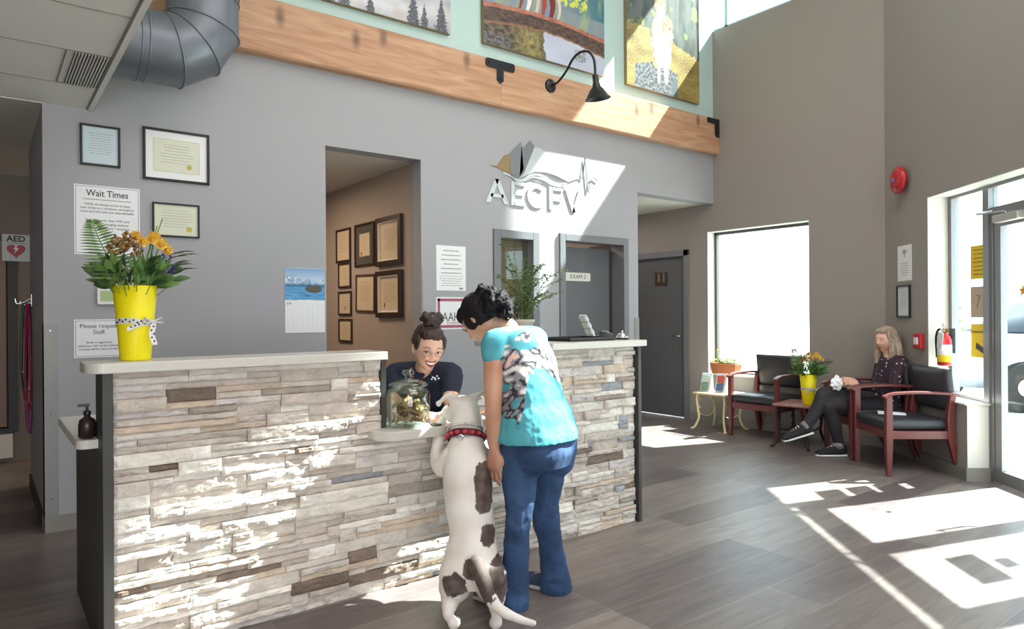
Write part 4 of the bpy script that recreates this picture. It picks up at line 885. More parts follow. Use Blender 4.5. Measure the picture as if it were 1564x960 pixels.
for i, (x, y, h_) in enumerate(((10.6, 5.6, .8), (12.2, 6.2, 1.1), (16.0, 3.4, 1.5), (15.5, 6.4, 1.9))):
    t = thing('bush', (x, y, -.02), ('low green bush outside left of the parked car', 'taller green bush outside behind the low one', 'leafy bush outside behind the parked car', 'tall young tree-like bush farthest outside')[i], 'bush', 'planting outside')
    mb = MB(); g1 = [lin('5d7a3d'), lin('7f9a4e'), lin('46622f')]
    for k in range(1300):
        a, b2 = rnd.uniform(0, 6.28), rnd.uniform(-.2, 1.4); r_ = h_ * .5 * (.6 + .4 * rnd.random()); p = Vector((r_ * math.cos(a) * math.cos(b2), r_ * math.sin(a) * math.cos(b2), h_ * .55 + r_ * math.sin(b2) * 1.0))
        mb.leaf(p, Vector((rnd.uniform(-1, 1), rnd.uniform(-1, 1), rnd.uniform(-.3, 1))), (0, 0, 1), h_ * .07, h_ * .04, .3, rnd.choice(g1), 2)
    part('foliage', mb, mat('bush_leaf', 'ffffff', .6, attr='col'), t); mb = MB()
    for k in range(5): a = k * 1.3; mb.tube([(0, 0, 0), (h_ * .1 * math.cos(a), h_ * .1 * math.sin(a), h_ * .4), (h_ * .3 * math.cos(a), h_ * .3 * math.sin(a), h_ * .8)], [.03 * h_, .02 * h_, .008], 6)
    part('stems', mb, mat('bark', '5a4636', .9), t)
# ---------------------------------------------------------------- chairs
M['cherry'] = mat('cherry_wood', '6b3230', .35, mottle=.12, mscale=14, stretch=(6, 6, 1)); M['vinyl'] = mat('charcoal_vinyl', '35343a', .42, bump=.08, bscale=120)
def loft_y(mb, secs): return mb.rings(secs)
def make_chair(label, loc, rz, group='waiting room armchairs'):
    t = thing('armchair', loc, label, 'chair', group, rz); w2 = .265
    for s in (-1, 1):
        mb = MB(); x = s * w2
        def post(pts, wx=.042, wy=.05):
            rs = []
            for (y, z, k) in pts: rs.append([(x - wx / 2 * k, y - wy / 2 * k, z), (x + wx / 2 * k, y - wy / 2 * k, z), (x + wx / 2 * k, y + wy / 2 * k, z), (x - wx / 2 * k, y + wy / 2 * k, z)])
            return MB().rings(rs)
        part('leg', post([(-.25, 0, .72), (-.25, .2, .95), (-.25, .30, 1.05), (-.25, .632, .95)]), M['cherry'], t, bevel=.004, label='front leg rising to the arm')
        part('leg', post([(.30, 0, .8), (.255, .14, .95), (.225, .28, 1.1), (.215, .45, 1.05), (.235, .63, .95)]), M['cherry'], t, bevel=.004, label='splayed rear leg')
        rs = []
        for k in range(13):
            u = k / 12; y = -.29 + .54 * u; z = .628 + .012 * math.sin(u * 3.14) - (.03 * (1 - u * 5) ** 2 if u < .2 else 0) * .8; hw = .026 + .004 * math.sin(u * 3.1)
            rs.append([(x - hw, y, z), (x + hw, y, z), (x + hw, y, z + .02), (x - hw, y, z + .02)])
        part('arm', MB().rings(rs), M['cherry'], t, bevel=.005)
        part('side_rail', MB().box((x - .014, -.24, .29), (x + .014, .23, .352)), M['cherry'], t, bevel=.003)
    part('front_rail', MB().box((-w2, -.262, .29), (w2, -.238, .352)), M['cherry'], t, bevel=.003)
    part('back_rail', MB().box((-w2, .205, .29), (w2, .23, .352)), M['cherry'], t, bevel=.003)
    def cushion(w_, d_, h_, puff):
        mb = MB(); vs = []; n = 14
        for side in (0, 1):
            for j in range(n + 1):
                for i in range(n + 1):
                    u, v = i / n * 2 - 1, j / n * 2 - 1; e = (1 - abs(u) ** 6) * (1 - abs(v) ** 6)
                    z = (h_ / 2 * (.62 + .38 * min(1, e * 1.5)) + puff * (1 - u * u) * (1 - v * v)) * (1 if side else -1)
                    vs.append((u * w_ / 2, v * d_ / 2, z))
        N = (n + 1) ** 2; fs = []
        for j in range(n):
            for i in range(n):
                a = j * (n + 1) + i; fs.append((N + a, N + a + 1, N + a + n + 2, N + a + n + 1)); fs.append((a, a + n + 1, a + n + 2, a + 1))
        loop = [i for i in range(n + 1)] + [j * (n + 1) + n for j in range(1, n + 1)] + [n * (n + 1) + i for i in range(n - 1, -1, -1)] + [j * (n + 1) for j in range(n - 1, 0, -1)]
        for k in range(len(loop)): a, b2 = loop[k], loop[(k + 1) % len(loop)]; fs.append((a, b2, N + b2, N + a))
        return mb.add(vs, fs)
    mb = cushion(.50, .50, .085, .008); mb.xform(Matrix.Translation((0, -.015, .395))); part('seat', mb, M['vinyl'], t, smooth=True)
    mb = cushion(.51, .33, .07, .006); mb.xform(Matrix.Translation((0, .235, .665)) @ Matrix.Rotation(R(97), 4, 'X') @ Matrix.Rotation(0, 4, 'Z')); part('backrest', mb, M['vinyl'], t, smooth=True)
    return t
make_chair('empty dark armchair nearest the entrance doors with a paper on its seat', (5.955, 2.54, 0), R(-129.5))
make_chair('dark armchair in which the woman in the dotted blouse sits', (6.325, 3.003, 0), R(-129.5))
make_chair('empty dark armchair in front of the large white window', (6.455, 4.085, 0), R(-90))
t = thing('paper_leaflet', (5.88, 2.60, .4445), 'white folded leaflet lying on the nearest armchair seat', 'leaflet', rz=.5)
mb = MB(); mb.rings([[(-.07 + .14 * k / 8, y, .004 + .02 * math.sin(k / 8 * 3.1) * (.4 + y * 2 + .3)) for y in (-.1, .1)] + [(-.07 + .14 * k / 8, y, .0055 + .02 * math.sin(k / 8 * 3.1) * (.4 + y * 2 + .3)) for y in (.1, -.1)] for k in range(9)]); part('sheet', mb, M['paper'], t, smooth=True)

# ---------------------------------------------------------------- cast iron side tables
def iron_table(loc, label, rz, w_, d_, h_, mt_top, mt_leg):
    t = thing('side_table', loc, label, 'table', None, rz)
    mb = round_slab(-w_ / 2, w_ / 2, -d_ / 2, d_ / 2, h_ - .02, h_, .03, .03, .03, .03); part('tabletop', mb, mt_top, t, bevel=.005)
    for sx in (-1, 1):
        for sy in (-1, 1):
            mb = MB(); x, y = sx * (w_ / 2 - .05), sy * (d_ / 2 - .045); K = [(x, y, h_ - .02), (x * 1.02, y * 1.05, h_ * .78), (x * .98, y * .98, h_ * .5), (x * .96, y * .95, h_ * .3), (x * 1.14, y * 1.14, h_ * .07), (x * 1.30, y * 1.26, .012)]
            mb.tube(smooth_path(K, 5), [.014] * 20 + [.012] * 6, 8); mb.ell((x * 1.30, y * 1.26, .012), (.018, .018, .012), 10, 6); lg = part('leg', mb, mt_leg, t, smooth=True)
            mb = MB()                                           # cast scrollwork bracing each leg
            for (cx, cz, r_) in ((.045, h_ * .82, .03), (.03, h_ * .60, .022), (.022, h_ * .42, .016)):
                mb.tube([(x - sx * (cx + r_ * math.cos(a) * (1 - a / 14)), y, cz + r_ * math.sin(a) * (1 - a / 14)) for a in [q * .5 for q in range(16)]], .0055, 6)
            mb.tube(smooth_path([(x, y, h_ * .72), (x - sx * .07, y, h_ * .86), (x - sx * .12, y, h_ * .93)]), .007, 6)
            part('scrollwork', mb, mt_leg, lg, smooth=True)
    mb = MB()
    for sy in (-1, 1): part('stretcher', MB().tube(smooth_path([(-(w_ / 2 - .055), sy * (d_ / 2 - .05), h_ * .42), (0, sy * (d_ / 2 - .07), h_ * .34), ((w_ / 2 - .055), sy * (d_ / 2 - .05), h_ * .42)]), .007, 6), mt_leg, t, smooth=True)
    return t
iron_table((6.42, 4.65, 0), 'small cream cast iron table under the window planter', 0, .40, .43, .41, mat('pale_wood', 'dcc394', .5), mat('cream_iron', 'e4d6a8', .5))
iron_table((6.25, 3.61, 0), 'small black cast iron table with reddish wood top carrying the yellow vase', R(10), .50, .36, .41, mat('red_wood', '9a6a5e', .4), mat('black_iron', '1f1c1e', .5))
# holders on the cream table
for i, (x, y, lb, cols) in enumerate(((6.38, 4.79, 'white brochure stand with green printed leaflets, left one on the cream table', ('7aa08c', 'c8d8cf')), (6.42, 4.62, 'white brochure stand with blue and red printed leaflets, right one on the cream table', ('4f6ba0', 'c0584c')))):
    t = thing('brochure_stand', (x, y, .411), lb, 'brochure stand', None, R(-90))
    mb = MB(); mb.prism([(.05, 0), (-.045, 0), (-.03, .004), (.02, .20), (.03, .20)], -.065, .065, 'x'); part('stand', mb, mat('stand_white', 'dfe1e6', .3), t)
    for k in range(2):
        mb = MB(); z0 = .02 + .085 * k; mb.prism([(-.048 + .33 * z0 * .8, z0), (-.045 + .33 * z0 * .8, z0), (-.045 + .24 * (z0 + .075), z0 + .075), (-.048 + .24 * (z0 + .075), z0 + .075)], -.045, .045, 'x'); part('leaflet', mb, mat('leaflet_%d%d' % (i, k), cols[k], .6), t)

# ---------------------------------------------------------------- vases of flowers
my2 = mat('yellow_vase', 'f2e000', .45, bump=.05, bscale=12); M['leafv'] = mat('leaf', 'ffffff', .5, attr='col')
def bouquet(name, loc, label, rz=0, seed=1, zs=1.0):
    rnd = random.Random(seed); t = thing(name, loc, label, 'vase of flowers', None, rz)
    v = part('vase', MB().lathe([(.052, 0), (.054, .004), (.062, .12), (.078, .285), (.0755, .285), (.06, .12), (.05, .012), (.0, .010)], n=40), my2, t, smooth=True)
    mb = MB(); z0 = .135
    rs = [[(.0665 * math.cos(a), .0665 * math.sin(a), z0 + .006 * math.sin(a * 2)), (.068 * math.cos(a), .068 * math.sin(a), z0 + .022 + .006 * math.sin(a * 2))] for a in [2 * math.pi * k / 36 for k in range(37)]]
    mb.rings(rs, False, False, closed=False)
    def tail(p0, d, L, w_):
        mb.rings([[Vector(p0) + Vector(d) * (L * k / 8) + Vector((0, -.004 * math.sin(k), w_ / 2)), Vector(p0) + Vector(d) * (L * k / 8) + Vector((0, -.004 * math.sin(k), -w_ / 2))] for k in range(9)], False, False, closed=False)
    q = (.038, -.060, z0 + .012)
    mb.rings([[(.038 - .009 + .004 * math.sin(k), -.064 - .002 * k, z0 + .02 - .012 * k), (.038 + .012 + .004 * math.sin(k), -.062 - .002 * k, z0 + .02 - .012 * k)] for k in range(9)], False, False, closed=False)
    mb.rings([[(.035 - .012 * k, -.066 - .002 * math.sin(k), z0 + .016 - .0045 * k + .008), (.035 - .012 * k, -.066 - .002 * math.sin(k), z0 + .016 - .0045 * k - .008)] for k in range(8)], False, False, closed=False)
    for s_ in (-1, 1): mb.tube([(.04 + s_ * .004, -.066, z0 + .012), (.04 + s_ * .03, -.074, z0 + .028), (.04 + s_ * .036, -.074, z0 + .008), (.04 + s_ * .004, -.066, z0 + .01)], .007, 6, flat=.5)
    rb = part('ribbon', mb, mat('white_ribbon', 'dcd8d4', .7), v)
    mb = MB()
    for k in range(15): a = -2.9 + k * .19; z = z0 + .011 + .006 * math.sin(a * 2) + (.004 if k % 2 else -.003); mb.ell((.0692 * math.cos(a), .0692 * math.sin(a), z), (.0035, .0035, .0038), 8, 6)
    for k in range(6): mb.ell((.039 + (.004 if k % 2 else -.004), -.068 - .002 * k, z0 + .008 - .014 * k), (.0035, .002, .0035), 8, 6)
    for k in range(5): mb.ell((.02 - .014 * k, -.069, z0 + .013 - .005 * k), (.0035, .002, .0035), 8, 6)
    part('ribbon_dots', mb, mat('ribbon_black', '242024', .7), rb)
    st = MB(); top = .285; G = [lin('4c6a35'), lin('6c8a45'), lin('3a5530'), lin('5b7a3a'), lin('2f4a2c')]
    lf = MB()
    # palm leaf fan in front
    fan = MB(); base = Vector((.03, -.065, top - .01)); 
    for k in range(10):
        a = 0 ; tip = Vector((-.05 + .0165 * k, -.09, top + .105 + .018 * math.sin(k / 9 * 3.1))); b0 = base + Vector((-.03 + .006 * k, 0, .012 * k * .3)); d = tip - b0
        fan.leaf(b0, d, (.3, 1, .2), d.length * 1.05, .024, .04, lin('41662f') if k % 2 else lin('5d8640'), 5)
    part('palm_leaf', fan, M['leafv'], t)
    # fern on the left
    fr = MB(); K = smooth_path([(-.04, -.02, top - .02), (-.09, -.03, top + .08), (-.13, -.03, top + .17), (-.15, -.02, top + .235)], 8)
    fr.tube(K, .0022, 5, c=G[1])
    for i in range(4, len(K)):
        L = .085 * (1 - (i / len(K)) ** 2) + .012
        for s_ in (-1, 1): fr.leaf(K[i], Vector((s_ * 1, -.2, .25 + .2 * s_)), (0, -1, .2), L, .0105, .25, G[(i + (s_ > 0)) % 3], 3)
    part('fern_frond', fr, M['leafv'], t)
    for k in range(150):
        a = rnd.uniform(0, 6.28); el = rnd.uniform(.35, 1.3); L0 = rnd.uniform(.03, .11); p = Vector((.05 * math.cos(a), .05 * math.sin(a), top - .02)) + Vector((math.cos(a) * math.cos(el), math.sin(a) * math.cos(el), math.sin(el))) * L0
        lf.leaf(p, Vector((math.cos(a) * math.cos(el * .7), math.sin(a) * math.cos(el * .7), math.sin(el * .7))), (math.sin(a), -math.cos(a), .5), rnd.uniform(.04, .075), rnd.uniform(.022, .036), .3, rnd.choice(G), 4)
        if k % 3 == 0: st.tube([(.02 * math.cos(a), .02 * math.sin(a), top - .1), p], .0018, 4)
    for k in range(16):
        a = rnd.uniform(-.5, .6) ; p = Vector((.10 + .05 * rnd.random(), -.03 + .1 * rnd.random() - .05, top + .05 + .08 * rnd.random())); lf.leaf(p, (math.cos(a), -.2, .5), (0, 0, 1), .07, .026, .3, G[0], 4)
    part('foliage', lf, M['leafv'], t); 
    for dx, h_ in ((.055, .27), (.035, .24)): st.tube([(.04, 0, top), (.05 + dx * .3, 0, top + h_ * .6), (.05 + dx, .01, top + h_)], .002, 4)
    part('stems', st, mat('stem_green', '61803f', .6), t)
    # rust coloured yarrow head, yellow flowers, purple spikes
    mb = MB()
    for k in range(190):
        a = rnd.uniform(0, 6.28); r_ = .062 * math.sqrt(rnd.random()); p = (-.045 + r_ * math.cos(a), -.035 + r_ * math.sin(a) * .8, top + .14 + .05 * (1 - (r_ / .062) ** 2) + rnd.uniform(-.05, .014)); mb.ell(p, (.006, .006, .005), 6, 4, rnd.choice([lin('8a6a3c'), lin('a5813f'), lin('6e5230'), lin('9b7048')]))
    part('yarrow_head', mb, M['leafv'], t, label='rust brown cluster')
    for (x, y, z, r_) in ((.01, -.05, .165, .024), (.045, -.045, .178, .026), (.075, -.05, .160, .026), (.10, -.045, .140, .024), (.06, -.02, .19, .026), (-.005, -.01, .19, .024), (.09, -.01, .17, .024)):
        mb = MB(); c0 = Vector((x, y, top + z))
        for lay, (n_, rr, up) in enumerate(((9, 1, .35), (7, .75, .8), (5, .5, 1.4))):
            for k in range(n_): a = 2 * math.pi * k / n_ + lay; mb.leaf(c0, (math.cos(a), -up * .8, math.sin(a) + .25), (0, -1, 0), r_ * (1.1 - .2 * lay), r_ * .85, -.35, rnd.choice([lin('e8bf4c'), lin('dfae42'), lin('efd272')]), 3)
        mb.tube([c0, c0 - Vector((x * .6, y * .5, .15))], .002, 4, lin('5d7a3a')); part('flower', mb, M['leafv'], t, label='yellow orange bloom')
    for (x, y, z) in ((.10, -.05, .10), (.12, -.04, .12), (.085, -.07, .12), (.13, -.05, .075), (.11, -.06, .05), (.075, -.06, .09)):
        mb = MB(); p0 = Vector((x * .6, y * .6, top)); p1 = Vector((x, y, top + z))
        for k in range(22): p = p0.lerp(p1, .45 + .025 * k); a = k * 2.4; mb.leaf(p, (math.cos(a), math.sin(a), .7), (0, 0, 1), .026, .011, .1, rnd.choice([lin('4a3f86'), lin('6658a8'), lin('3a3168')]), 2)
        mb.tube([p0, p1], .0018, 4, lin('5d7a3a')); part('flower_spike', mb, M['leafv'], t, label='purple spike')
    return t
bouquet('flower_vase', (.469, 3.0, 1.1135), 'yellow vase with spotted ribbon and mixed flowers on the high left bar top', R(8), 1)
bouquet('flower_vase', (6.18, 3.48, .411), 'yellow vase of flowers on the black side table beside the seated woman', R(-35), 4)

# planter on the window sill
t = thing('window_planter', (6.80, 4.83, .579), 'brown woven planter with bright green plant on the window sill', 'planter', rz=R(-90))
mb = MB(); rs = []
for k in range(9):
    u = k / 8; rs.append([((.15 + .02 * u) * cx, (.055 + .01 * u) * cy + (.0), .11 * u + .0) for cx, cy in [(-1, -1), (-.5, -1.03), (0, -1.05), (.5, -1.03), (1, -1), (1, 1), (-1, 1)]])
mb.rings(rs); part('basket', mb, mat('woven_basket', 'a4603c', .7, bump=.8, bscale=90, mottle=.2, mscale=60), t)
mb = MB(); mb.tube([(-.172, -.066, .112), (.172, -.066, .112), (.172, .066, .112), (-.172, .066, .112), (-.172, -.066, .112)], .009, 6); part('rim', mb, mat('basket_rim', 'b0704a', .7), t)
mb = MB(); rnd = random.Random(8)
for k in range(150):
    a = rnd.uniform(0, 6.28); p = Vector((rnd.uniform(-.14, .14), rnd.uniform(-.05, .05), .11 + rnd.uniform(0, .07) * (1 - abs(rnd.uniform(-1, 1)) * .4))); mb.leaf(p, (math.cos(a), math.sin(a), .8), (0, 0, 1), rnd.uniform(.03, .06), .022, .4, rnd.choice([lin('a4c04e'), lin('c2d66c'), lin('86a63e')]), 3)
part('foliage', mb, M['leafv'], t)
mb = MB()
for k in range(9):
    x = -.12 + .03 * k; mb.tube(smooth_path([(x, 0, .1), (x - .01, 0, .2), (x + rnd.uniform(-.04, .04), -.01, .26 + rnd.uniform(-.04, .05))]), .002, 4, lin('b9c77a')); mb.ell((x, 0, .27), (.009, .009, .009), 6, 5, lin('e6a07a'))
part('stems', mb, M['leafv'], t)

# bushy plant standing on the right bar top behind the customer
t = thing('potted_plant', (2.60, 3.30, 1.1185), 'leafy green potted plant with arching stems on the right bar top', 'plant')
part('pot', MB().lathe([(.055, 0), (.06, .005), (.075, .11), (.082, .115), (.082, .13), (.072, .13), (.068, .11), (0, .1)], n=30), mat('plant_pot', 'b9b2a6', .5), t, smooth=True)
mb = MB(); sm_ = MB(); rnd = random.Random(12); GG = [lin('5f7a42'), lin('7b9652'), lin('48623a'), lin('8fa565'), lin('6b8748')]
for k in range(46):
    a = rnd.uniform(0, 6.28); sp = rnd.uniform(.05, .19); h_ = rnd.uniform(.16, .46) * (1 - sp * 1.2)
    if k == 0: a, sp, h_ = -.55, .24, .27
    if k == 1: a, sp, h_ = -.45, .26, .20
    if k == 2: a, sp, h_ = -.7, .27, .33
    if k in (3, 4): a, sp, h_ = 2.2, .07 + .05 * (k - 3), .52 - .04 * (k - 3)
    K = smooth_path([(.02 * math.cos(a), .02 * math.sin(a), .1), (sp * .5 * math.cos(a), sp * .5 * math.sin(a), .1 + h_ * .75), (sp * math.cos(a), sp * math.sin(a), .1 + h_)], 7)
    sm_.tube(K, .002, 4)
    for i in range(3, len(K)):
        for s_ in (-1, 1):
            d = Vector((math.cos(a + s_ * 1.2) + rnd.uniform(-.4, .4), math.sin(a + s_ * 1.2) + rnd.uniform(-.4, .4), rnd.uniform(-.1, .7))); mb.leaf(K[i], d, (0, 0, 1), rnd.uniform(.022, .04), rnd.uniform(.014, .022), .3, rnd.choice(GG), 3)
part('foliage', mb, M['leafv'], t); part('stems', sm_, mat('plant_stem', '6f7a4c', .6), t)

# things on the right bar top
t = thing('serving_tray', (2.90, 3.10, 1.1185), 'dark flat tray lying on the right bar top behind the customer', 'tray')
mb = MB(); mb.box((-.20, -.13, 0), (.17, .16, .004)); part('base', mb, M['panel'], t); mb = MB()
for a, b2 in (((-.20, -.13, 0), (.17, -.122, .02)), ((-.20, .152, 0), (.17, .16, .02)), ((-.20, -.122, 0), (-.192, .152, .02)), ((.162, -.122, 0), (.17, .152, .02))): mb.box(a, b2)
part('rim', mb, M['panel_dark'], t)
bpy.data.objects.remove(t.children[0]) if False else None
t = thing('card_holder', (3.13, 3.24, 1.1185), 'clear leaning business card rack on the right bar top', 'card holder', None, R(-20))
mc = mat('clear_acrylic', 'cfd6d8', .15); mb = MB()
mb.prism([(-.05, 0), (.05, 0), (.05, .006), (.01, .006), (-.06, .155), (-.068, .15), (-.002, .004), (-.05, .004)], -.05, .05, 'y'); part('rack', mb, mc, t)
for k in range(3):
    mb = MB(); z = .03 + .042 * k; x = -.005 - .47 * z; mb.prism([(x, z), (x + .022, z + .006), (x + .010, z + .03), (x - .012, z + .026)], -.045, .045, 'y'); part('card_stack', mb, M['paper'], t)
t = thing('card_box', (3.23, 3.20, 1.1185), 'small open box of cards left of the service bell', 'box', None, R(-20))
mb = MB(); mb.prism([(-.035, 0), (.035, 0), (.035, .02), (-.02, .045), (-.035, .045)], -.04, .04, 'y'); part('box', mb, M['panel'], t); mb = MB(); mb.prism([(-.02, .035), (.03, .018), (.03, .024), (-.02, .05)], -.034, .034, 'y'); part('cards', mb, M['paper'], t)
t = thing('service_bell', (3.16, 3.0, 1.1185), 'chrome push bell at the right end of the bar top', 'bell')
mb = MB(); mb.lathe([(.042, 0), (.042, .006), (.032, .010)], n=28); part('base', mb, M['black'], t, smooth=True); mb = MB(); mb.lathe([(.04, .010), (.037, .02), (.028, .033), (.012, .04), (0, .041)], n=28); part('dome', mb, M['chrome'], t, smooth=True); mb = MB(); mb.lathe([(.004, .04), (.004, .05), (.007, .051), (.007, .055), (0, .056)], n=12); part('button', mb, M['chrome'], t)

# glass jar of dog biscuits on the ledge
t = thing('biscuit_jar', (1.603, 2.905, .7555), 'large clear glass jar with lid full of dog biscuits on the low ledge', 'jar')
mg = bpy.data.materials.new('jar_glass'); mg.use_nodes = True; nt = mg.node_tree
for n in list(nt.nodes): nt.nodes.remove(n)
o_ = nt.nodes.new('ShaderNodeOutputMaterial'); mx = nt.nodes.new('ShaderNodeMixShader'); tr = nt.nodes.new('ShaderNodeBsdfTransparent'); tr.inputs[0].default_value = (.90, .96, .93, 1); gl = nt.nodes.new('ShaderNodeBsdfGlossy'); gl.inputs['Roughness'].default_value = .03
lw = nt.nodes.new('ShaderNodeLayerWeight'); lw.inputs[0].default_value = .35; mr = nt.nodes.new('ShaderNodeMapRange'); mr.inputs[3].default_value = .03; mr.inputs[4].default_value = .55
nt.links.new(lw.outputs['Facing'], mr.inputs[0]); nt.links.new(mr.outputs[0], mx.inputs[0]); nt.links.new(tr.outputs[0], mx.inputs[1]); nt.links.new(gl.outputs[0], mx.inputs[2]); nt.links.new(mx.outputs[0], o_.inputs[0])
part('jar_body', MB().lathe([(.0, .0), (.088, 0), (.1, .008), (.103, .02), (.103, .15), (.098, .168), (.078, .18), (.078, .188), (.074, .188), (.074, .178), (.094, .162), (.099, .148), (.099, .022), (.09, .012), (0, .010)], n=48, cap=False), mg, t, smooth=True)
ld = part('lid', MB().lathe([(.0, .190), (.092, .190), (.094, .197), (.085, .203), (.05, .216), (.022, .222), (.014, .228), (.014, .236), (.028, .243), (.031, .254), (.024, .264), (0, .267)], n=48, cap=False), mg, t, smooth=True)
rnd = random.Random(3); BC = [('9a6a3c', 'tan'), ('a9855a', 'pale'), ('74342a', 'dark red'), ('74492a', 'brown'), ('b3946a', 'cream')]
bm_ = [mat('biscuit_' + c_, c_, .8, bump=.3, bscale=80) for c_, _ in BC]
for k in range(58):
    a = rnd.uniform(0, 6.28); r_ = .062 * math.sqrt(rnd.random()); z = .024 + .085 * (k / 58) + rnd.uniform(0, .01); mb = MB(); L = .020
    bone = [(-L, -.005), (-L - .006, -.010), (-L - .011, -.004), (-L - .006, 0), (-L - .011, .004), (-L - .006, .010), (-L, .005), (L, .005), (L + .006, .010), (L + .011, .004), (L + .006, 0), (L + .011, -.004), (L + .006, -.010), (L, -.005)]
    mb.prism(bone, -.004, .004); mb.xform(Matrix.Translation((1.603 + r_ * math.cos(a), 2.905 + r_ * math.sin(a), .7555 + z)) @ Matrix.Rotation(rnd.uniform(0, 6.3), 4, 'Z') @ Matrix.Rotation(rnd.uniform(-.9, .9), 4, 'X') @ Matrix.Rotation(rnd.uniform(-.6, .6), 4, 'Y') @ Matrix.Diagonal((1, 1.5, 1.5, 1)))
    i = rnd.randrange(5); t2 = thing('dog_biscuit', (1.603 + r_ * math.cos(a), 2.905 + r_ * math.sin(a), .7555 + z), 'bone shaped dog biscuit among the others inside the glass jar', 'dog biscuit', 'biscuits in the glass jar')
    o = part('dog_biscuit', mb, bm_[i], t2, world=True); c = o.data; bpy.data.objects.remove(o); lc = t2.location.copy(); bpy.data.objects.remove(t2)
    o = bpy.data.objects.new('dog_biscuit', c); COL.objects.link(o); o.location = lc; tag(o, 'bone shaped dog biscuit among the others inside the glass jar', 'dog biscuit', 'biscuits in the glass jar')
t = thing('jar_coaster', (1.71, 2.83, .7555), 'small dark disc on the ledge beside the jar', 'coaster'); part('disc', MB().lathe([(.026, 0), (.028, .004), (.024, .008), (0, .008)], n=24), M['panel'], t)

# fire extinguisher hanging in the window recess
ex = RWP(.885, .06, .84)
t = thing('fire_extinguisher', ex, 'red fire extinguisher with yellow band and white tag in the window recess', 'fire extinguisher', rz=RZ)
mred2 = mat('extinguisher_red', 'b5202a', .3)
part('cylinder', MB().lathe([(.048, 0), (.052, .01), (.052, .20), (.045, .235), (.022, .255), (.02, .27)], n=30), mred2, t, smooth=True)
part('label_band', MB().lathe([(.0528, .03), (.0528, .085)], n=30, cap=False), mat('yellow_band', 'e5c21e', .5), t); part('label_plate', MB().lathe([(.0528, .085), (.0528, .17)], n=30, cap=False), mat('label_white', 'dcdcdc', .5), t)
mb = MB(); mb.box((-.02, -.02, .27), (.02, .02, .30)); mb.tube([(0, 0, .30), (.04, -.03, .312), (.09, -.06, .34)], [.009, .009, .007], 8); mb.tube([(0, 0, .285), (.05, -.03, .285), (.085, -.055, .29)], .007, 8); part('valve_handle', mb, M['chrome'], t)
mb = MB(); mb.tube(smooth_path([(-.02, 0, .285), (-.065, -.01, .29), (-.085, -.02, .23), (-.08, -.02, .12), (-.075, -.02, .06)]), .009, 8); part('hose', mb, M['black'], t, smooth=True)
mb = MB(); mb.box((-.02, -.068, .15), (.055, -.064, .28)); mb.xform(Matrix.Rotation(R(12), 4, 'Y')); part('inspection_tag', mb, M['paper'], t)
mb = MB(); mb.box((-.02, .05, .1), (.02, .075, .3)); part('bracket', mb, M['black'], t)
# ---------------------------------------------------------------- figures: continuous bodies grown from overlapping limbs
def fuse(mbs, voxel, smooth=6, fac=.5):
    mb = MB()
    for q in (mbs if isinstance(mbs, list) else [mbs]): mb.add(q.v, q.f)
    me = bpy.data.meshes.new('tmp'); me.from_pydata(mb.v, [], mb.f); me.update()
    import bmesh
    bm = bmesh.new(); bm.from_mesh(me); bmesh.ops.triangulate(bm, faces=bm.faces); bmesh.ops.recalc_face_normals(bm, faces=bm.faces); bm.to_mesh(me); bm.free()
    o = bpy.data.objects.new('tmp', me); COL.objects.link(o)
    r = o.modifiers.new('r', 'REMESH'); r.mode = 'VOXEL'; r.voxel_size = voxel; r.use_smooth_shade = True
    if smooth: s = o.modifiers.new('s', 'SMOOTH'); s.factor = fac; s.iterations = smooth
    out = bpy.data.meshes.new_from_object(o.evaluated_get(bpy.context.evaluated_depsgraph_get()))
    bpy.data.objects.remove(o); bpy.data.meshes.remove(me)
    out.polygons.foreach_set('use_smooth', [True] * len(out.polygons))
    return out
def wrinkle(me, amp, scale, fn=None):
    ns = [v.normal.copy() for v in me.vertices]
    for v, n in zip(me.vertices, ns):
        k = fn(v.co) if fn else 1
        if k: v.co += n * amp * k * noise.fractal(v.co * scale, 1, 2, 3)
    me.update()
def paint(me, fn):
    a = me.color_attributes.new('col', 'FLOAT_COLOR', 'POINT')
    a.data.foreach_set('color', [x for v in me.vertices for x in (*fn(v.co), 1)])
def limb(pts, rad, n=18, flat=1.0):
    K = smooth_path([tuple(p) for p in pts], 6); m_ = len(pts) - 1; rr = []
    for i in range(len(K)):
        t = i / 6; a = min(int(t), m_ - 1); f = t - a; f = f * f * (3 - 2 * f); rr.append(rad[a] * (1 - f) + rad[a + 1] * f)
    mb = MB(); mb.tube(K, rr, n, flat=flat); mb.ell(K[0], (rr[0],) * 3, 16, 10); mb.ell(K[-1], (rr[-1],) * 3, 16, 10); return mb
def trunk(secs, n=28, p=2.4):        # (centre, right, half width, forward, half depth)
    mb = MB(); rs = []
    K = []
    for i in range(len(secs) - 1):
        for k in range(4):
            f = k / 4; f2 = f * f * (3 - 2 * f); a, b2 = secs[i], secs[i + 1]
            K.append((a[0].lerp(b2[0], f), a[1].lerp(b2[1], f), a[2] * (1 - f2) + b2[2] * f2, a[3].lerp(b2[3], f), a[4] * (1 - f2) + b2[4] * f2))
    K.append(secs[-1])
    for c, r_, hw, f_, hd in K:
        ring = []
        for k in range(n):
            a = 2 * math.pi * k / n; ca, sa = math.cos(a), math.sin(a)
            ring.append(c + r_ * (hw * math.copysign(abs(ca) ** (2 / p), ca)) + f_ * (hd * math.copysign(abs(sa) ** (2 / p), sa)))
        rs.append(ring)
    return mb.rings(rs)
def basis(face, up):
    f = Vector(face).normalized(); u = Vector(up); u = (u - f * u.dot(f)).normalized(); r_ = f.cross(u)
    return Matrix((r_, f, u)).transposed()       # columns: subject's right, face, up
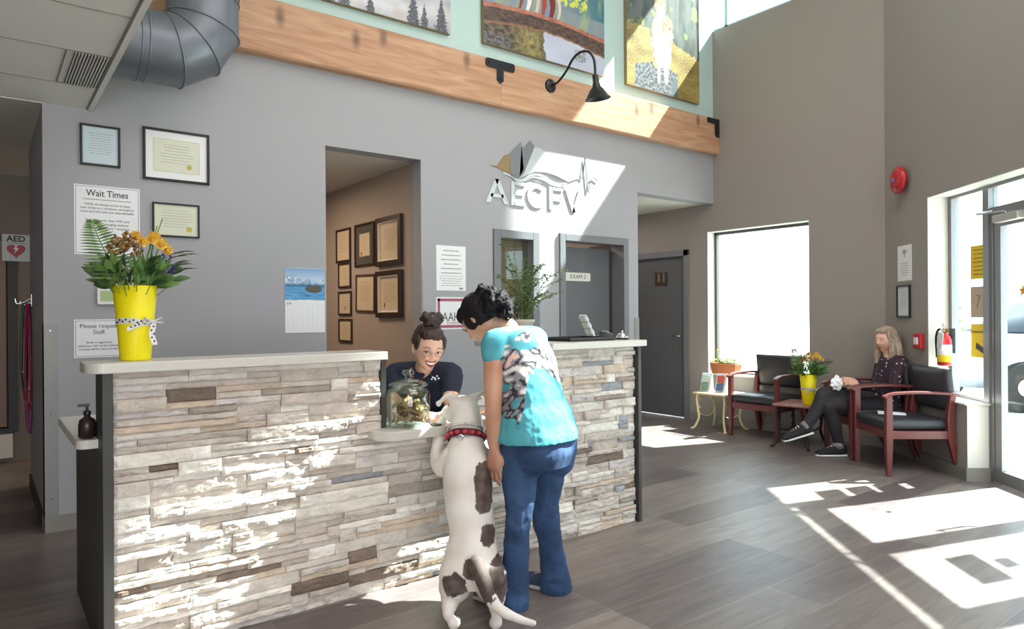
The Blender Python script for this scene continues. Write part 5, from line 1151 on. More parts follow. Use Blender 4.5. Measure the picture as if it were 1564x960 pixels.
def head_mb(c, B, s=1.0, smile=0, jaw=1.0):
    mb = MB(); rs = []; N, Mh = 56, 44
    g = lambda a, b2, sa, sb: math.exp(-(a / sa) ** 2 - (b2 / sb) ** 2)
    for j in range(Mh + 1):
        th = math.pi * (j + .01) / (Mh + .02); ring = []
        for k in range(N):
            a = 2 * math.pi * k / N; x, y, z = math.sin(th) * math.cos(a), math.sin(th) * math.sin(a), -math.cos(th)
            X, Y, Z = .074 * x, .094 * y, .115 * z
            if z < 0: X *= 1 - .36 * (-z) ** 1.6 * jaw; Y *= (1 - .10 * (-z) ** 2) if y > 0 else (1 - .35 * (-z))
            if y > 0: Y *= .95; Y += .004 * (1 - abs(x)) 
            if y < 0 and z > -.2: Y *= 1.04
            if y > 0:
                Y += .021 * g(x, z + .17, .12, .13) + .010 * g(x, z - .0, .11, .18) + .005 * g(abs(x) - .12, z + .2, .08, .07)      # nose
                Y += .005 * g(x, z - .22, .6, .10) - .009 * g(abs(x) - .40, z - .04, .17, .11)                                      # brow, sockets
                Y += .006 * g(abs(x) - .45, z + .22 - .05 * smile, .22, .16) * (1 + smile)                                       # cheeks
                Y += .007 * g(x, z + .47, .24, .07) + .004 * g(x, z + .60, .2, .05) - .003 * g(x, z + .53, .2, .02) + .010 * g(x, z + .82, .25, .13)   # lips, chin
            ring.append(Vector(c) + B @ Vector((X * s, Y * s, Z * s)))
        rs.append(ring)
    mb.rings(rs)
    for sx in (-1, 1):                                   # ears
        mb.ell(Vector(c) + B @ Vector((sx * .074 * s, -.008 * s, -.008 * s)), (.009 * s, .018 * s, .030 * s), 12, 8, mtx=B @ Matrix.Rotation(sx * .35, 3, 'Z'))
    return mb
def hand_mb(wr, d, nrm, side, curl=.3, s=1.0, spread=.10, thumb_out=.6):
    """wr wrist, d direction of the fingers, nrm back-of-hand normal, side +1 puts the thumb on cross(d,nrm)"""
    d = Vector(d).normalized(); nrm = Vector(nrm); nrm = (nrm - d * nrm.dot(d)).normalized(); sd = d.cross(nrm) * side; wr = Vector(wr); out = []
    L = .088 * s
    out.append(trunk([(wr - d * .01, sd, .026 * s, nrm, .019 * s), (wr + d * L * .35, sd, .036 * s, nrm, .016 * s), (wr + d * L * .8, sd, .042 * s, nrm, .014 * s), (wr + d * L, sd, .038 * s, nrm, .011 * s)], 20))
    for k, (off, fl) in enumerate(((.031, .072), (.0105, .080), (-.0105, .074), (-.031, .058))):
        ang = (1.5 - k) * spread; dd = (d * math.cos(ang) + sd * math.sin(ang)).normalized(); p = wr + d * (L * (.93 if k in (0, 2) else .97 if k == 1 else .86)) + sd * off * s; pts = [p - dd * .012]; c = curl * (.8 + .15 * k); cur = dd
        for q, fr in enumerate((.46, .30, .24)):
            ca = c * (.7 if q == 0 else 1.1); cur = (cur * math.cos(ca) - nrm * math.sin(ca)).normalized(); nr2 = nrm; p = p + cur * fl * fr * s; pts.append(p)
        mb = MB(); rr = [.0092 * s, .0088 * s, .0080 * s, .0068 * s]; mb.tube(pts, rr, 12); mb.ell(pts[-1], (rr[-1],) * 3, 10, 8)
        for q in (1, 2): mb.ell(pts[q], (rr[q] * 1.04,) * 3, 10, 8)
        out.append(mb)
    p0 = wr + d * .018 * s + sd * .022 * s - nrm * .004; t1 = (d * .75 + sd * thumb_out - nrm * .25).normalized(); p1 = p0 + t1 * .036 * s; t2 = (d * .95 + sd * thumb_out * .45 - nrm * .35).normalized(); p2 = p1 + t2 * .032 * s; p3 = p2 + (t2 - nrm * .2).normalized() * .024 * s
    mb = MB(); mb.tube([p0, p1, p2, p3], [.014 * s, .0125 * s, .0105 * s, .008 * s], 12); mb.ell(p3, (.008 * s,) * 3, 10, 8); mb.ell(p1, (.0125 * s,) * 3, 10, 8); out.append(mb)
    return out
Z = Vector((0, 0, 1)); CRh = Vector((CR.x, CR.y, 0)).normalized(); CFh = Vector((CF.x, CF.y, 0)).normalized()
hair_bump = dict(bump=.9, bscale=70)
SKIN = lambda nm, c_: mat(nm, 'ffffff', .5, attr='col', bump=.04, bscale=300)
M['denim'] = mat('blue_denim', 'ffffff', .85, attr='col', bump=.25, bscale=420)
M['fabric'] = mat('printed_jersey', 'ffffff', .85, attr='col', bump=.15, bscale=300)

# ---------- the customer, seen from behind, bending towards the dog
def customer():
    f = (-CRh * .8 + CFh * .6).normalized(); rt = Vector((f.y, -f.x, 0))
    pel = P(820, 668, 3.12); wai = P(814, 612, 3.14); che = P(801, 560, 3.18); upp = P(789, 522, 3.22); nec = P(775, 503, 3.25)
    H = P(733, 487, 3.31)
    t = thing('person', (pel.x, pel.y, 0), 'woman in turquoise printed top and blue jeans bending towards the dog at the counter', 'person')
    pit = R(50); face = f * math.cos(pit) - Z * math.sin(pit); up = f * math.sin(pit) + Z * math.cos(pit); B = basis(face, up)
    def tdir(a, b2): return (b2 - a).normalized()
    ax = [tdir(pel, wai), tdir(pel, che), tdir(wai, upp), tdir(che, nec), tdir(che, nec)]
    fw = [(rt.cross(a)).normalized() * -1 for a in ax]
    fw = [q if q.dot(f) > 0 else -q for q in fw]
    def torso(g):
        return trunk([(pel - Z * .10, rt, .165 + g, f, .13 + g), (pel, rt, .178 + g, f, .142 + g), (pel.lerp(wai, .5), rt, .166 + g, fw[0], .126 + g), (wai, rt, .148 + g, fw[1], .112 + g), (che, rt, .158 + g, fw[2], .115 + g), (upp, rt, .152 + g, fw[3], .098 + g), (nec - ax[4] * .02, rt, .085 + g, fw[3], .07 + g)])
    lsh = upp - rt * .165 + ax[4] * .005 ; rsh = upp + rt * .165 + ax[4] * .005
    lel = P(753, 620, 3.03); lwr = P(755, 687, 3.04); rel = rsh + f * .10 - Z * .22 + rt * .03; rwr = Vector((rel.x - .05, 2.80, .80))
    lhip, lkn, lan = P(797, 678, 3.06), P(791, 790, 3.00), P(786, 905, 3.03); rhip, rkn, ran = P(838, 678, 3.20), P(833, 780, 3.16), P(848, 885, 3.20)
    body = [torso(0), head_mb(H, B, .98), limb([nec, nec.lerp(H, .5), H - B @ Vector((0, .02, .05))], [.055, .052, .054]),
            limb([lsh, lsh.lerp(lel, .5), lel, lel.lerp(lwr, .35), lwr], [.052, .045, .037, .036, .024]), limb([rsh, rsh.lerp(rel, .5), rel, rel.lerp(rwr, .4), rwr], [.052, .045, .037, .036, .024]),
            limb([lhip, lhip.lerp(lkn, .5), lkn, lkn.lerp(lan, .35), lan], [.085, .072, .052, .050, .036]), limb([rhip, rhip.lerp(rkn, .5), rkn, rkn.lerp(ran, .35), ran], [.085, .072, .052, .050, .036])]
    fd = (f * .92 - rt * .1).normalized()
    for an in (lan, ran): body.append(limb([an - Z * .02, Vector((an.x, an.y, .045)) + fd * .05, Vector((an.x, an.y, .03)) + fd * .14], [.036, .033, .026]))
    body += hand_mb(lwr, (-Z + f * .06), -rt, -1, .28, 1.0, .12); body += hand_mb(rwr, (f - Z * .1), Z, 1, .2, 1.0)
    me = fuse(body, .005, 3)
    c1, c2 = lin('c99a80'), lin('b9836a')
    def sk(p):
        q = B.transposed() @ (p - H)
        if abs(q.x) < .022 and q.y > .06 and abs(q.z + .058) < .010: return lin('a8605a')
        return mixc(c1, c2, .5 + noise.noise(p * 9))
    paint(me, sk); bd = part('body', me, None, t, world=True); me.materials.append(SKIN('skin_tan', 0))
    # turquoise top: torso shell with cap sleeves
    sh = [trunk([(pel - Z * .005, rt, .200, f, .166), (pel.lerp(wai, .5), rt, .188, fw[0], .150), (wai, rt, .163, fw[1], .126), (che, rt, .172, fw[2], .128), (upp, rt, .166, fw[3], .108), (nec - ax[4] * .035, rt, .105, fw[3], .082)]),
          limb([upp - rt * .09, lsh + rt * .004, lsh.lerp(lel, .2)], [.075, .060, .058]), limb([upp + rt * .09, rsh - rt * .004, rsh.lerp(rel, .2)], [.075, .060, .058])]
    ms = fuse(sh, .0055, 4); wrinkle(ms, .006, 7); wrinkle(ms, .008, 16, lambda p: max(0, min(1, (1.10 - p.z) * 6)) * .7)
    teal, tl2, blk, gry, wht, pnk = lin('57a8b5'), lin('4396a5'), lin('33323a'), lin('8d8b8e'), lin('d9d5d2'), lin('e6b9b0')
    kc = upp - f * .10 + rt * .045 - ax[3] * .005
    def shirt(p):
        a = (p - wai).dot(rt); h = (p - wai).dot(ax[2]); b2 = (p - wai).dot(f); u, v = a + .4 * b2, h
        c = mixc(teal, tl2, .5 + noise.noise(p * 12))
        e = (p - kc); ra = math.sqrt((e.dot(rt) / .055) ** 2 + (e.dot(ax[3]) / .060) ** 2)
        if b2 < 0 and (p - kc).length < .12:
            if ra < .92: return lin('e3c8bb')
            if ra < 1.08: return lin('4b4a50')
        n1 = noise.fractal(Vector((u * 13, v * 13, b2 * 6)), 1, 2, 3); n2 = noise.noise(Vector((u * 34, v * 34, b2 * 20)))
        m1 = 1.5 * math.exp(-((a - .02) / .13) ** 2 - ((h - .16) / .048) ** 2) + (math.exp(-((a + .14) / .045) ** 2 - ((h + .0) / .16) ** 2) * .95 if b2 > -.06 else 0) + math.exp(-((a + .05) / .04) ** 2 - ((h - .27) / .025) ** 2) * .7 + math.exp(-((a - .07) / .07) ** 2 - ((h - .085) / .022) ** 2) * .85 + math.exp(-((a - .15) / .045) ** 2 - ((h - .10) / .12) ** 2) * .7
        if m1 > .34 - .40 * n1:
            k = n2 + .5 * n1
            if k > .30: return wht
            if k > .05: return gry
            if k > -.20: return blk
            if k > -.32: return gry
            return pnk if n1 > 0 else c
        return c
    paint(ms, shirt); o = part('printed_top', ms, None, t, world=True, label='turquoise short-sleeved top with grey and black floral print'); ms.materials.append(M['fabric'])
    # jeans
    jn = [trunk([(pel - Z * .125, rt, .160, f, .138), (pel - Z * .05, rt, .184, f, .153), (pel + Z * .02, rt, .180, f, .142), (pel + Z * .04, rt, .170, f, .132)])]
    but = -f * .045
    jn += [limb([lhip + but, lhip + but * .8 - Z * .06], [.095, .09]), limb([rhip + but, rhip + but * .8 - Z * .06], [.095, .09])]
    for h_, k_, a_ in ((lhip, lkn, lan), (rhip, rkn, ran)): jn.append(limb([h_, h_.lerp(k_, .45), k_, k_.lerp(a_, .45), a_ + Z * .02, a_ - Z * .03], [.094, .079, .060, .057, .064, .072]))
    mj = fuse(jn, .0055, 4); wrinkle(mj, .009, 11, lambda p: .55 + max(0, 1 - abs(p.z - lkn.z) / .14) + max(0, (.2 - p.z) * 4))
    d1, d2, d3 = lin('1e3758'), lin('3a5780'), lin('182a45')
    def den(p):
        fade = max(0, 1 - abs((p - rhip).dot(rt) + .0) / .2) * .3; c = mixc(d1, d2, .35 + .6 * noise.fractal(p * 8, 1, 2, 3) + fade * .5)
        if p.z > pel.z + .035: c = d3
        return c
    paint(mj, den); o = part('jeans', mj, None, t, world=True); mj.materials.append(M['denim'])
    for an, nm in ((lan, 0), (ran, 1)):
        b0 = Vector((an.x, an.y, 0)); sd = Vector((fd.y, -fd.x, 0)); sec = [(b0 - fd * .048 + Z * .05, sd, .030, Z, .030), (b0 - fd * .03 + Z * .045, sd, .038, Z, .037), (b0 + fd * .04 + Z * .045, sd, .042, Z, .036), (b0 + fd * .12 + Z * .037, sd, .046, Z, .026), (b0 + fd * .195 + Z * .030, sd, .034, Z, .018)]
        mb = trunk(sec, 24); sh_ = part('shoe', mb, mat('navy_shoe_%d' % nm, '2b3c58', .7), t, world=True, smooth=True)
        sec = [(c - Z * (c.z - .012), sd, w_ + .003, Z, .011) for c, sd, w_, _, _ in sec]; mb = trunk(sec, 24, 3); part('sole', mb, mat('shoe_sole_%d' % nm, 'a9a6a2', .8), sh_, world=True)
    # hair: cap over crown and back, curly gathered tail
    def loc(x, y, z): return H + B @ Vector((x, y, z))
    hp = [MB().ell(loc(0, -.026, .022), (.086, .088, .105), 28, 20, mtx=B), MB().ell(loc(0, .03, .065), (.070, .055, .052), 24, 16, mtx=B)]
    for k, (x, y, z, r_) in enumerate(((0, -.10, .04, .045), (.02, -.125, .02, .042), (-.02, -.13, .0, .042), (.01, -.15, -.03, .04), (-.015, -.155, -.065, .036), (.02, -.13, -.06, .04), (0, -.12, .065, .038), (.03, -.11, -.02, .042), (-.03, -.11, -.04, .045), (0, -.13, -.10, .03))): hp.append(MB().ell(loc(x, y, z), (r_,) * 3, 16, 12))
    for s_ in (-1, 1): hp.append(MB().ell(loc(s_ * .064, .012, .0), (.018, .035, .05), 14, 10, mtx=B))
    mh = fuse(hp, .005, 3); wrinkle(mh, .010, 34, lambda p: .25 + 1.1 * max(0, min(1, (-(B.transposed() @ (p - H)).y - .05) * 14)))
    part('hair', mh, None, t, world=True, label='dark curly hair gathered behind'); mh.materials.append(mat('dark_hair', '1e191c', .65, spec=.15, **hair_bump))
    mb = MB()
    for k in range(60):
        r2 = random.Random(k); p = loc(r2.uniform(-.05, .05), -.12 - .03 * r2.random(), r2.uniform(-.11, .06)); mb.tube([(p + Vector((math.sin(q * .8 + k) * .012, math.cos(q * .8 + k) * .012, -.004 * q + .012 * math.sin(q + k)))) for q in range(9)], .0035, 5)
    part('curls', mb, mat('curl_hair', '1f191c', .85, spec=.08), t, world=True, smooth=True)
    for s_ in (-1, 1): mb = MB(); mb.ell(loc(s_ * .030, .079, .008), (.012, .009, .006), 12, 8, mtx=B); part('eye', mb, mat('closed_lid', '8a5c4c', .5), t, world=True, smooth=True); mb = MB(); mb.tube([loc(s_ * .016, .094, .026), loc(s_ * .032, .090, .031), loc(s_ * .047, .078, .026)], .0022, 6); part('eyebrow', mb, mat('brow', '2a1d1b', .7), t, world=True)
    return t
customer()

# ---------- the receptionist leaning over the desk
def receptionist():
    H = P(654, 531, 3.55); f = (-CFh * .93 + CRh * .36).normalized(); rt = Vector((f.y, -f.x, 0))
    face = (f * .95 - Z * .30).normalized(); up = (Z * .95 + f * .3 + CRh * .10); B = basis(face, up)
    hip = P(652, 602, 4.12); bel = P(648, 600, 3.98); che = P(643, 597, 3.84); upp = P(645, 575, 3.76); nec = P(648, 562, 3.70)
    t = thing('person', (hip.x, hip.y, 0), 'laughing receptionist in glasses and navy polo shirt leaning over the desk behind the jar', 'person')
    ax = (upp - hip).normalized(); dn = rt.cross(ax).normalized(); dn = dn if dn.dot(f) > 0 else -dn; dn2 = (dn + f * .6).normalized()
    rsh = P(603, 573, 3.76); lsh = P(686, 571, 3.68)
    rel, rwr = P(601, 628, 3.60), P(646, 633, 3.44); lel, lwr = P(690, 622, 3.60), P(712, 634, 3.42)
    lh, ll = hip - rt * -.08, hip
    body = [trunk([(hip - ax * .1, rt, .15, dn, .11), (hip, rt, .165, dn, .12), (bel, rt, .14, dn, .10), (che, rt, .145, dn, .11), (upp, rt, .135, dn2, .09), (nec - (nec - upp) * .2, rt, .07, dn2, .055)]), head_mb(H, B, 1.0, 1.0), limb([nec - up * .02, nec.lerp(H, .4), H - B @ Vector((0, .03, .06))], [.052, .047, .050]),
            limb([rsh, rsh.lerp(rel, .5), rel, rel.lerp(rwr, .35), rwr], [.050, .043, .036, .034, .022]), limb([lsh, lsh.lerp(lel, .5), lel, lel.lerp(lwr, .35), lwr], [.050, .043, .036, .034, .022])]
    for s_ in (-1, 1):
        h_ = hip + rt * .09 * s_ - Z * .02; k_ = Vector((h_.x, h_.y, .45)) + f * .06; a_ = Vector((h_.x, h_.y, .08)) - f * .02; body.append(limb([h_, h_.lerp(k_, .5), k_, k_.lerp(a_, .4), a_], [.09, .075, .055, .052, .036])); body.append(limb([a_ - Z * .03, a_ - Z * .045 + f * .07, a_ - Z * .05 + f * .14], [.035, .032, .025]))
    body += hand_mb(rwr, (P(682, 640, 3.36) - rwr), (Z - CFh * .35), 1, .30, .98, .07, .8); body += hand_mb(lwr, (P(738, 640, 3.38) - lwr), Z, -1, .2, .98)
    me = fuse(body, .0045, 2)
    c1, c2 = lin('e2b49c'), lin('d49c84')
    def sk(p):
        q = B.transposed() @ (p - H)
        if q.length < .16:
            c = mixc(c1, lin('e2998a'), .6 * math.exp(-((abs(q.x) - .038) / .018) ** 2 - ((q.z + .018) / .02) ** 2)) 
            return c
        return mixc(c1, c2, .5 + noise.noise(p * 9))
    paint(me, sk); part('body', me, None, t, world=True); me.materials.append(SKIN('skin_fair', 0))
    loc = lambda x, y, z: H + B @ Vector((x, y, z))
    def rel_m(pts, r_, nm, m_, n=8, flat=1): mb = MB(); mb.tube([loc(*p) for p in pts], r_, n, flat=flat); return part(nm, mb, m_, t, world=True, smooth=True)
    mw, mi, ml_, mt_, mg_ = mat('eye_white', 'ece8e4', .3), mat('iris_brown', '3a2a22', .2), mat('lip_rose', 'b8615f', .45), mat('teeth', 'f3efe8', .3), mat('glasses_metal', '7f7478', .3, metal=.6)
    for s_ in (-1, 1):
        mb = MB(); mb.ell(loc(s_ * .031, .079, .006), (.0125, .010, .0055), 16, 10, mtx=B); e = part('eye', mb, mw, t, world=True, smooth=True)
        mb = MB(); mb.ell(loc(s_ * .031 + .002, .0866, .006), (.0052, .004, .0048), 12, 8, mtx=B); part('iris', mb, mi, e, world=True, smooth=True)
        rel_m([(s_ * .019, .088, .009), (s_ * .031, .0905, .0125), (s_ * .044, .083, .007)], .0012, 'upper_lashes', mi)
        rel_m([(s_ * .017, .097, .031), (s_ * .032, .094, .036), (s_ * .050, .081, .027)], .0018, 'eyebrow', mat('brow_brown', '4a2f26', .7))
        K = [(s_ * (.033 + .021 * math.cos(a)), .1005 - .004 * abs(math.cos(a)) - (.008 if math.cos(a) * 1 > .8 else 0), .003 + .015 * math.sin(a)) for a in [2 * math.pi * q / 20 for q in range(21)]]
        rel_m(K, .0011, 'glasses_rim', mg_, 6); rel_m([(s_ * .054, .094, .006), (s_ * .073, .06, .006), (s_ * .078, .0, .004)], .0012, 'glasses_temple', mg_, 6)
    rel_m([(-.012, .1, .006), (0, .106, .008), (.012, .1, .006)], .0012, 'glasses_bridge', mg_, 6)
    # open laughing mouth
    mb = MB(); n = 16; top = []; bot = []
    for i in range(n + 1):
        x = -.026 + .052 * i / n; u = x / .026; y = .0905 - .012 * u * u; top.append(loc(x, y + .003, -.047 + .006 * u * u)); bot.append(loc(x, y, -.047 + .006 * u * u - .022 * (1 - u * u) - .001))
    mb.rings([[a, b2] for a, b2 in zip(top, bot)], False, False, closed=False); mo = part('mouth', mb, mat('mouth_dark', '6b2a2c', .5), t, world=True)
    mb = MB(); mb.rings([[loc(x, .0955 - .013 * (x / .026) ** 2, -.0465 + .006 * (x / .026) ** 2), loc(x, .0955 - .013 * (x / .026) ** 2, -.0465 + .006 * (x / .026) ** 2 - .0095 * (1 - (x / .026) ** 4))] for x in [-.023 + .046 * i / 14 for i in range(15)]], False, False, closed=False); part('teeth', mb, mt_, mo, world=True)
    mb = MB(); mb.tube([loc(x, .0945 - .012 * (x / .028) ** 2, -.0445 + .007 * (x / .028) ** 2) for x in [-.028 + .056 * i / 14 for i in range(15)]], [.001] + [.0028] * 13 + [.001], 8); mb.tube([loc(x, .0935 - .012 * (x / .028) ** 2, -.0445 + .007 * (x / .028) ** 2 - .0245 * (1 - (x / .028) ** 2)) for x in [-.028 + .056 * i / 14 for i in range(15)]], [.001] + [.0032] * 13 + [.001], 8); part('lips', mb, ml_, t, world=True, smooth=True)
    hp = [MB().ell(loc(0, -.024, .030), (.083, .088, .098), 28, 20, mtx=B), MB().ell(loc(0, .032, .082), (.062, .048, .036), 24, 16, mtx=B), MB().ell(loc(0, -.015, .148), (.054, .048, .036), 24, 16, mtx=B), MB().ell(loc(0, -.012, .125), (.03, .03, .03), 16, 12, mtx=B)]
    for s_ in (-1, 1): hp.append(MB().ell(loc(s_ * .068, .015, .035), (.014, .035, .045), 14, 10, mtx=B))
    for k in range(14): a = k * 2.4; hp.append(MB().ell(loc(.044 * math.cos(a), -.015 + .035 * math.sin(a), .148 + .024 * math.sin(k * 1.7)), (.019, .019, .016), 10, 8))
    mh = fuse(hp, .0045, 2); wrinkle(mh, .006, 40); part('hair', mh, None, t, world=True, label='dark brown hair in a high curly bun'); mh.materials.append(mat('brown_hair', '38241f', .4, **hair_bump))
    # navy polo
    sh = [trunk([(hip, rt, .178, dn, .135), (bel, rt, .156, dn, .118), (che, rt, .160, dn, .126), (upp, rt, .150, dn2, .105), (nec - (nec - upp) * .35, rt, .088, dn2, .070)]), limb([rsh + rt * -.02, rsh.lerp(rel, .48)], [.066, .058]), limb([lsh + rt * .02, lsh.lerp(lel, .42)], [.064, .056]), limb([upp - rt * .08, rsh], [.07, .06]), limb([upp + rt * .08, lsh], [.07, .06])]
    sh = [sh[0], limb([upp, rsh, rsh.lerp(rel, .48)], [.085, .066, .058]), limb([upp, lsh, lsh.lerp(lel, .42)], [.085, .066, .056])]
    ms = fuse(sh, .0055, 5); wrinkle(ms, .008, 8); part('polo_shirt', ms, None, t, world=True, label='navy polo shirt'); ms.materials.append(mat('navy_knit', '1d2338', .85, bump=.15, bscale=300))
    mb = MB(); cw = nec + f * .03
    for s_ in (-1, 1): mb.prism([(0, 0), (.05, .025), (.062, -.01), (.012, -.05)], 0, .006, 'y'); 
    mb2 = MB()
    for s_ in (-1, 1):
        a0 = nec + rt * (s_ * .058) - f * .01 + Z * .012; a1 = nec + rt * (s_ * .012) + f * .066 - Z * .028; a2 = a1 + rt * (s_ * .035) - Z * .045 + f * .012; a3 = a0 + rt * (s_ * .02) - Z * .03 + f * .02
        mb2.add([a0, a1, a2, a3, a0 + f * .006, a1 + f * .006, a2 + f * .008, a3 + f * .006], [(0, 1, 2, 3), (7, 6, 5, 4), (0, 4, 5, 1), (1, 5, 6, 2), (2, 6, 7, 3), (3, 7, 4, 0)])
    part('collar', mb2, mat('navy_collar', '20273e', .85), t, world=True)
    q = P(664, 577, 3.58); mb = MB()
    for k, (dx, dz) in enumerate(((0, 0), (.012, .010), (-.010, .004), (.004, -.008), (.020, -.002), (-.016, -.006))): mb.ell(q + CRh * dx + Z * dz, (.006, .004, .004), 8, 6)
    part('chest_emblem', mb, M['paper'], t, world=True)
    q = P(631, 581, 3.58); mb = MB(); s0 = MB().box((-.026, -.002, -.007), (.026, .002, .007)); s0.xform(Matrix.Translation(q) @ Matrix((CRh, CFh, Z)).transposed().to_4x4()); part('name_badge', s0, mat('badge', 'b9b4ae', .4), t, world=True)
    tr = []
    for s_ in (-1, 1):
        h_ = hip + rt * .09 * s_ - Z * .02; k_ = Vector((h_.x, h_.y, .45)) + f * .06; a_ = Vector((h_.x, h_.y, .10)) - f * .02; tr.append(limb([h_, h_.lerp(k_, .5), k_, k_.lerp(a_, .4), a_], [.10, .085, .066, .062, .058]))
        b0 = Vector((a_.x, a_.y, 0)); sd = rt; mb = trunk([(b0 - f * .06 + Z * .045, sd, .03, Z, .042), (b0 + Z * .05, sd, .04, Z, .048), (b0 + f * .1 + Z * .035, sd, .046, Z, .033), (b0 + f * .18 + Z * .026, sd, .034, Z, .024)], 20); part('shoe', mb, M['black'], t, world=True, smooth=True)
    tr.append(trunk([(hip - ax * .12, rt, .16, dn, .12), (hip + ax * .03, rt, .174, dn, .13)])); mt2 = fuse(tr, .007, 5); part('trousers', mt2, None, t, world=True); mt2.materials.append(mat('black_trousers', '22232a', .85))
    return t
receptionist()

# ---------- the woman waiting in the corner
def waiting():
    f = (-CRh * .99 + CFh * .05).normalized(); rt = Vector((f.y, -f.x, 0)); D = 6.2
    hip = P(1350, 618, D); che = P(1362, 572, D); upp = P(1362, 553, D); nec = P(1359, 543, D); H = P(1352, 519, D)
    t = thing('person', (hip.x, hip.y, 0), 'woman with long grey blond hair in dark dotted blouse sitting with crossed legs', 'person')
    face = (f * .88 - CFh * .42 - Z * .08).normalized(); B = basis(face, Z); ax = (upp - hip).normalized()
    lsh, rsh = upp - rt * .165, upp + rt * .165
    lel, lwr = P(1362, 597, 5.98), P(1311, 586, 6.05); rel, rwr = P(1335, 597, 6.36), P(1300, 582, 6.24)
    lh, rh = hip - rt * .085, hip + rt * .085
    lkn, lan = P(1268, 618, 6.10), P(1281, 681, 6.14); rkn, ran = P(1262, 600, 6.16), P(1231, 652, 6.12)
    lf = Vector((lan.x, lan.y, .05)) + f * .13; rf = ran + f * .13 - Z * .055
    legs = [limb([lh, lh.lerp(lkn, .5), lkn, lkn.lerp(lan, .35), lan], [.082, .072, .052, .050, .034]), limb([rh, rh.lerp(rkn, .5), rkn, rkn.lerp(ran, .35), ran], [.082, .072, .052, .050, .034])]
    body = [trunk([(hip - Z * .05, rt, .16, f, .12), (hip + Z * .06, rt, .155, f, .12), (hip.lerp(che, .5), rt, .135, f, .105), (che, rt, .15, f, .115), (upp, rt, .145, f, .09), (nec, rt, .06, f, .05)]), head_mb(H, B, .98), limb([nec - Z * .02, H - B @ Vector((0, .025, .06))], [.05, .05]),
            limb([lsh, lsh.lerp(lel, .5), lel, lel.lerp(lwr, .35), lwr], [.048, .042, .035, .033, .022]), limb([rsh, rsh.lerp(rel, .5), rel, rel.lerp(rwr, .35), rwr], [.048, .042, .035, .033, .022]), limb([lan, Vector((lan.x, lan.y, .05)) + f * .03, lf - Z * .015], [.030, .022, .014]), limb([ran, ran - Z * .04 + f * .04, rf - Z * .01], [.030, .022, .014])] + legs
    body += hand_mb(lwr, (f + Z * .28 + CFh * .3), (Z * .6 - CFh), 1, .45, .95); body += hand_mb(rwr, (f - CFh * .5 + Z * .1), (Z + CFh * .4), -1, .45, .95)
    me = fuse(body, .0055, 2)
    def sk(p):
        q = B.transposed() @ (p - H)
        if abs(q.x) < .02 and q.y > .06 and abs(q.z + .056) < .007: return lin('b56a62')
        return mixc(lin('dcae98'), lin('d09a84'), .5 + noise.noise(p * 9))
    paint(me, sk); part('body', me, None, t, world=True); me.materials.append(SKIN('skin_rose', 0)); loc = lambda x, y, z: H + B @ Vector((x, y, z))
    for s_ in (-1, 1):
        mb = MB(); mb.ell(loc(s_ * .030, .080, .006), (.012, .008, .005), 12, 8, mtx=B); e = part('eye', mb, mat('eye_w2', 'd8d2cc', .3), t, world=True, smooth=True); mb = MB(); mb.ell(loc(s_ * .030, .086, .006), (.005, .004, .0045), 10, 6, mtx=B); part('iris', mb, mat('iris2', '2c2624', .2), e, world=True)
        mb = MB(); mb.tube([loc(s_ * .015, .096, .026), loc(s_ * .032, .092, .030), loc(s_ * .048, .080, .024)], .0022, 6); part('eyebrow', mb, mat('brow2', '6b5648', .7), t, world=True)
    hp = [MB().ell(loc(0, -.024, .028), (.088, .090, .100), 26, 18, mtx=B), MB().ell(loc(0, .035, .082), (.066, .045, .034), 20, 14, mtx=B)]
    for s_ in (-1, 1): hp.append(limb([loc(s_ * .066, .03, .05), loc(s_ * .074, .012, -.03), loc(s_ * .074, .02, -.12), loc(s_ * .072, .04, -.20)], [.022, .024, .026, .016]))
    hp.append(limb([loc(0, -.07, 0), loc(0, -.085, -.12), loc(0, -.10, -.24)], [.075, .075, .045]))
    for s_ in (-1, 1): hp.append(limb([loc(s_ * .05, -.05, 0), loc(s_ * .065, -.06, -.12), loc(s_ * .07, -.07, -.23)], [.05, .05, .03]))
    mh = fuse(hp, .006, 3); wrinkle(mh, .006, 24)
    def hc(p): q = B.transposed() @ (p - H); return mixc(lin('8a7667'), lin('c0ae9b'), .5 + noise.noise(Vector((q.x * 90, q.y * 90, q.z * 8))))
    paint(mh, hc); part('hair', mh, None, t, world=True, label='long grey blond hair'); mh.materials.append(mat('ash_hair', 'ffffff', .5, attr='col', bump=.5, bscale=90))
    sh = [trunk([(hip - Z * .06, rt, .180, f, .140), (hip + Z * .06, rt, .170, f, .135), (hip.lerp(che, .5), rt, .152, f, .122), (che, rt, .166, f, .130), (upp, rt, .158, f, .102), (nec - Z * .012, rt, .075, f, .062)]), limb([upp - rt * .08, lsh, lsh.lerp(lel, .5), lel, lel.lerp(lwr, .5), lel.lerp(lwr, .92)], [.07, .058, .055, .050, .044, .032]), limb([upp + rt * .08, rsh, rsh.lerp(rel, .5), rel, rel.lerp(rwr, .5), rel.lerp(rwr, .92)], [.07, .058, .055, .050, .044, .032])]
    ms = fuse(sh, .006, 4); wrinkle(ms, .007, 9)
    def dots(p):
        s_ = .036; q = Vector((p.x / s_, p.y / s_, p.z / s_)); b2 = Vector((round(q.x), round(q.y), round(q.z))); j = noise.noise_vector(b2 * 1.37) * .5
        return lin('d9cfd4') if (q - b2 - j).length < .2 else lin('33202f')
    paint(ms, dots); part('dotted_blouse', ms, None, t, world=True, label='dark plum blouse with white dots'); ms.materials.append(mat('plum_blouse', 'ffffff', .8, attr='col'))
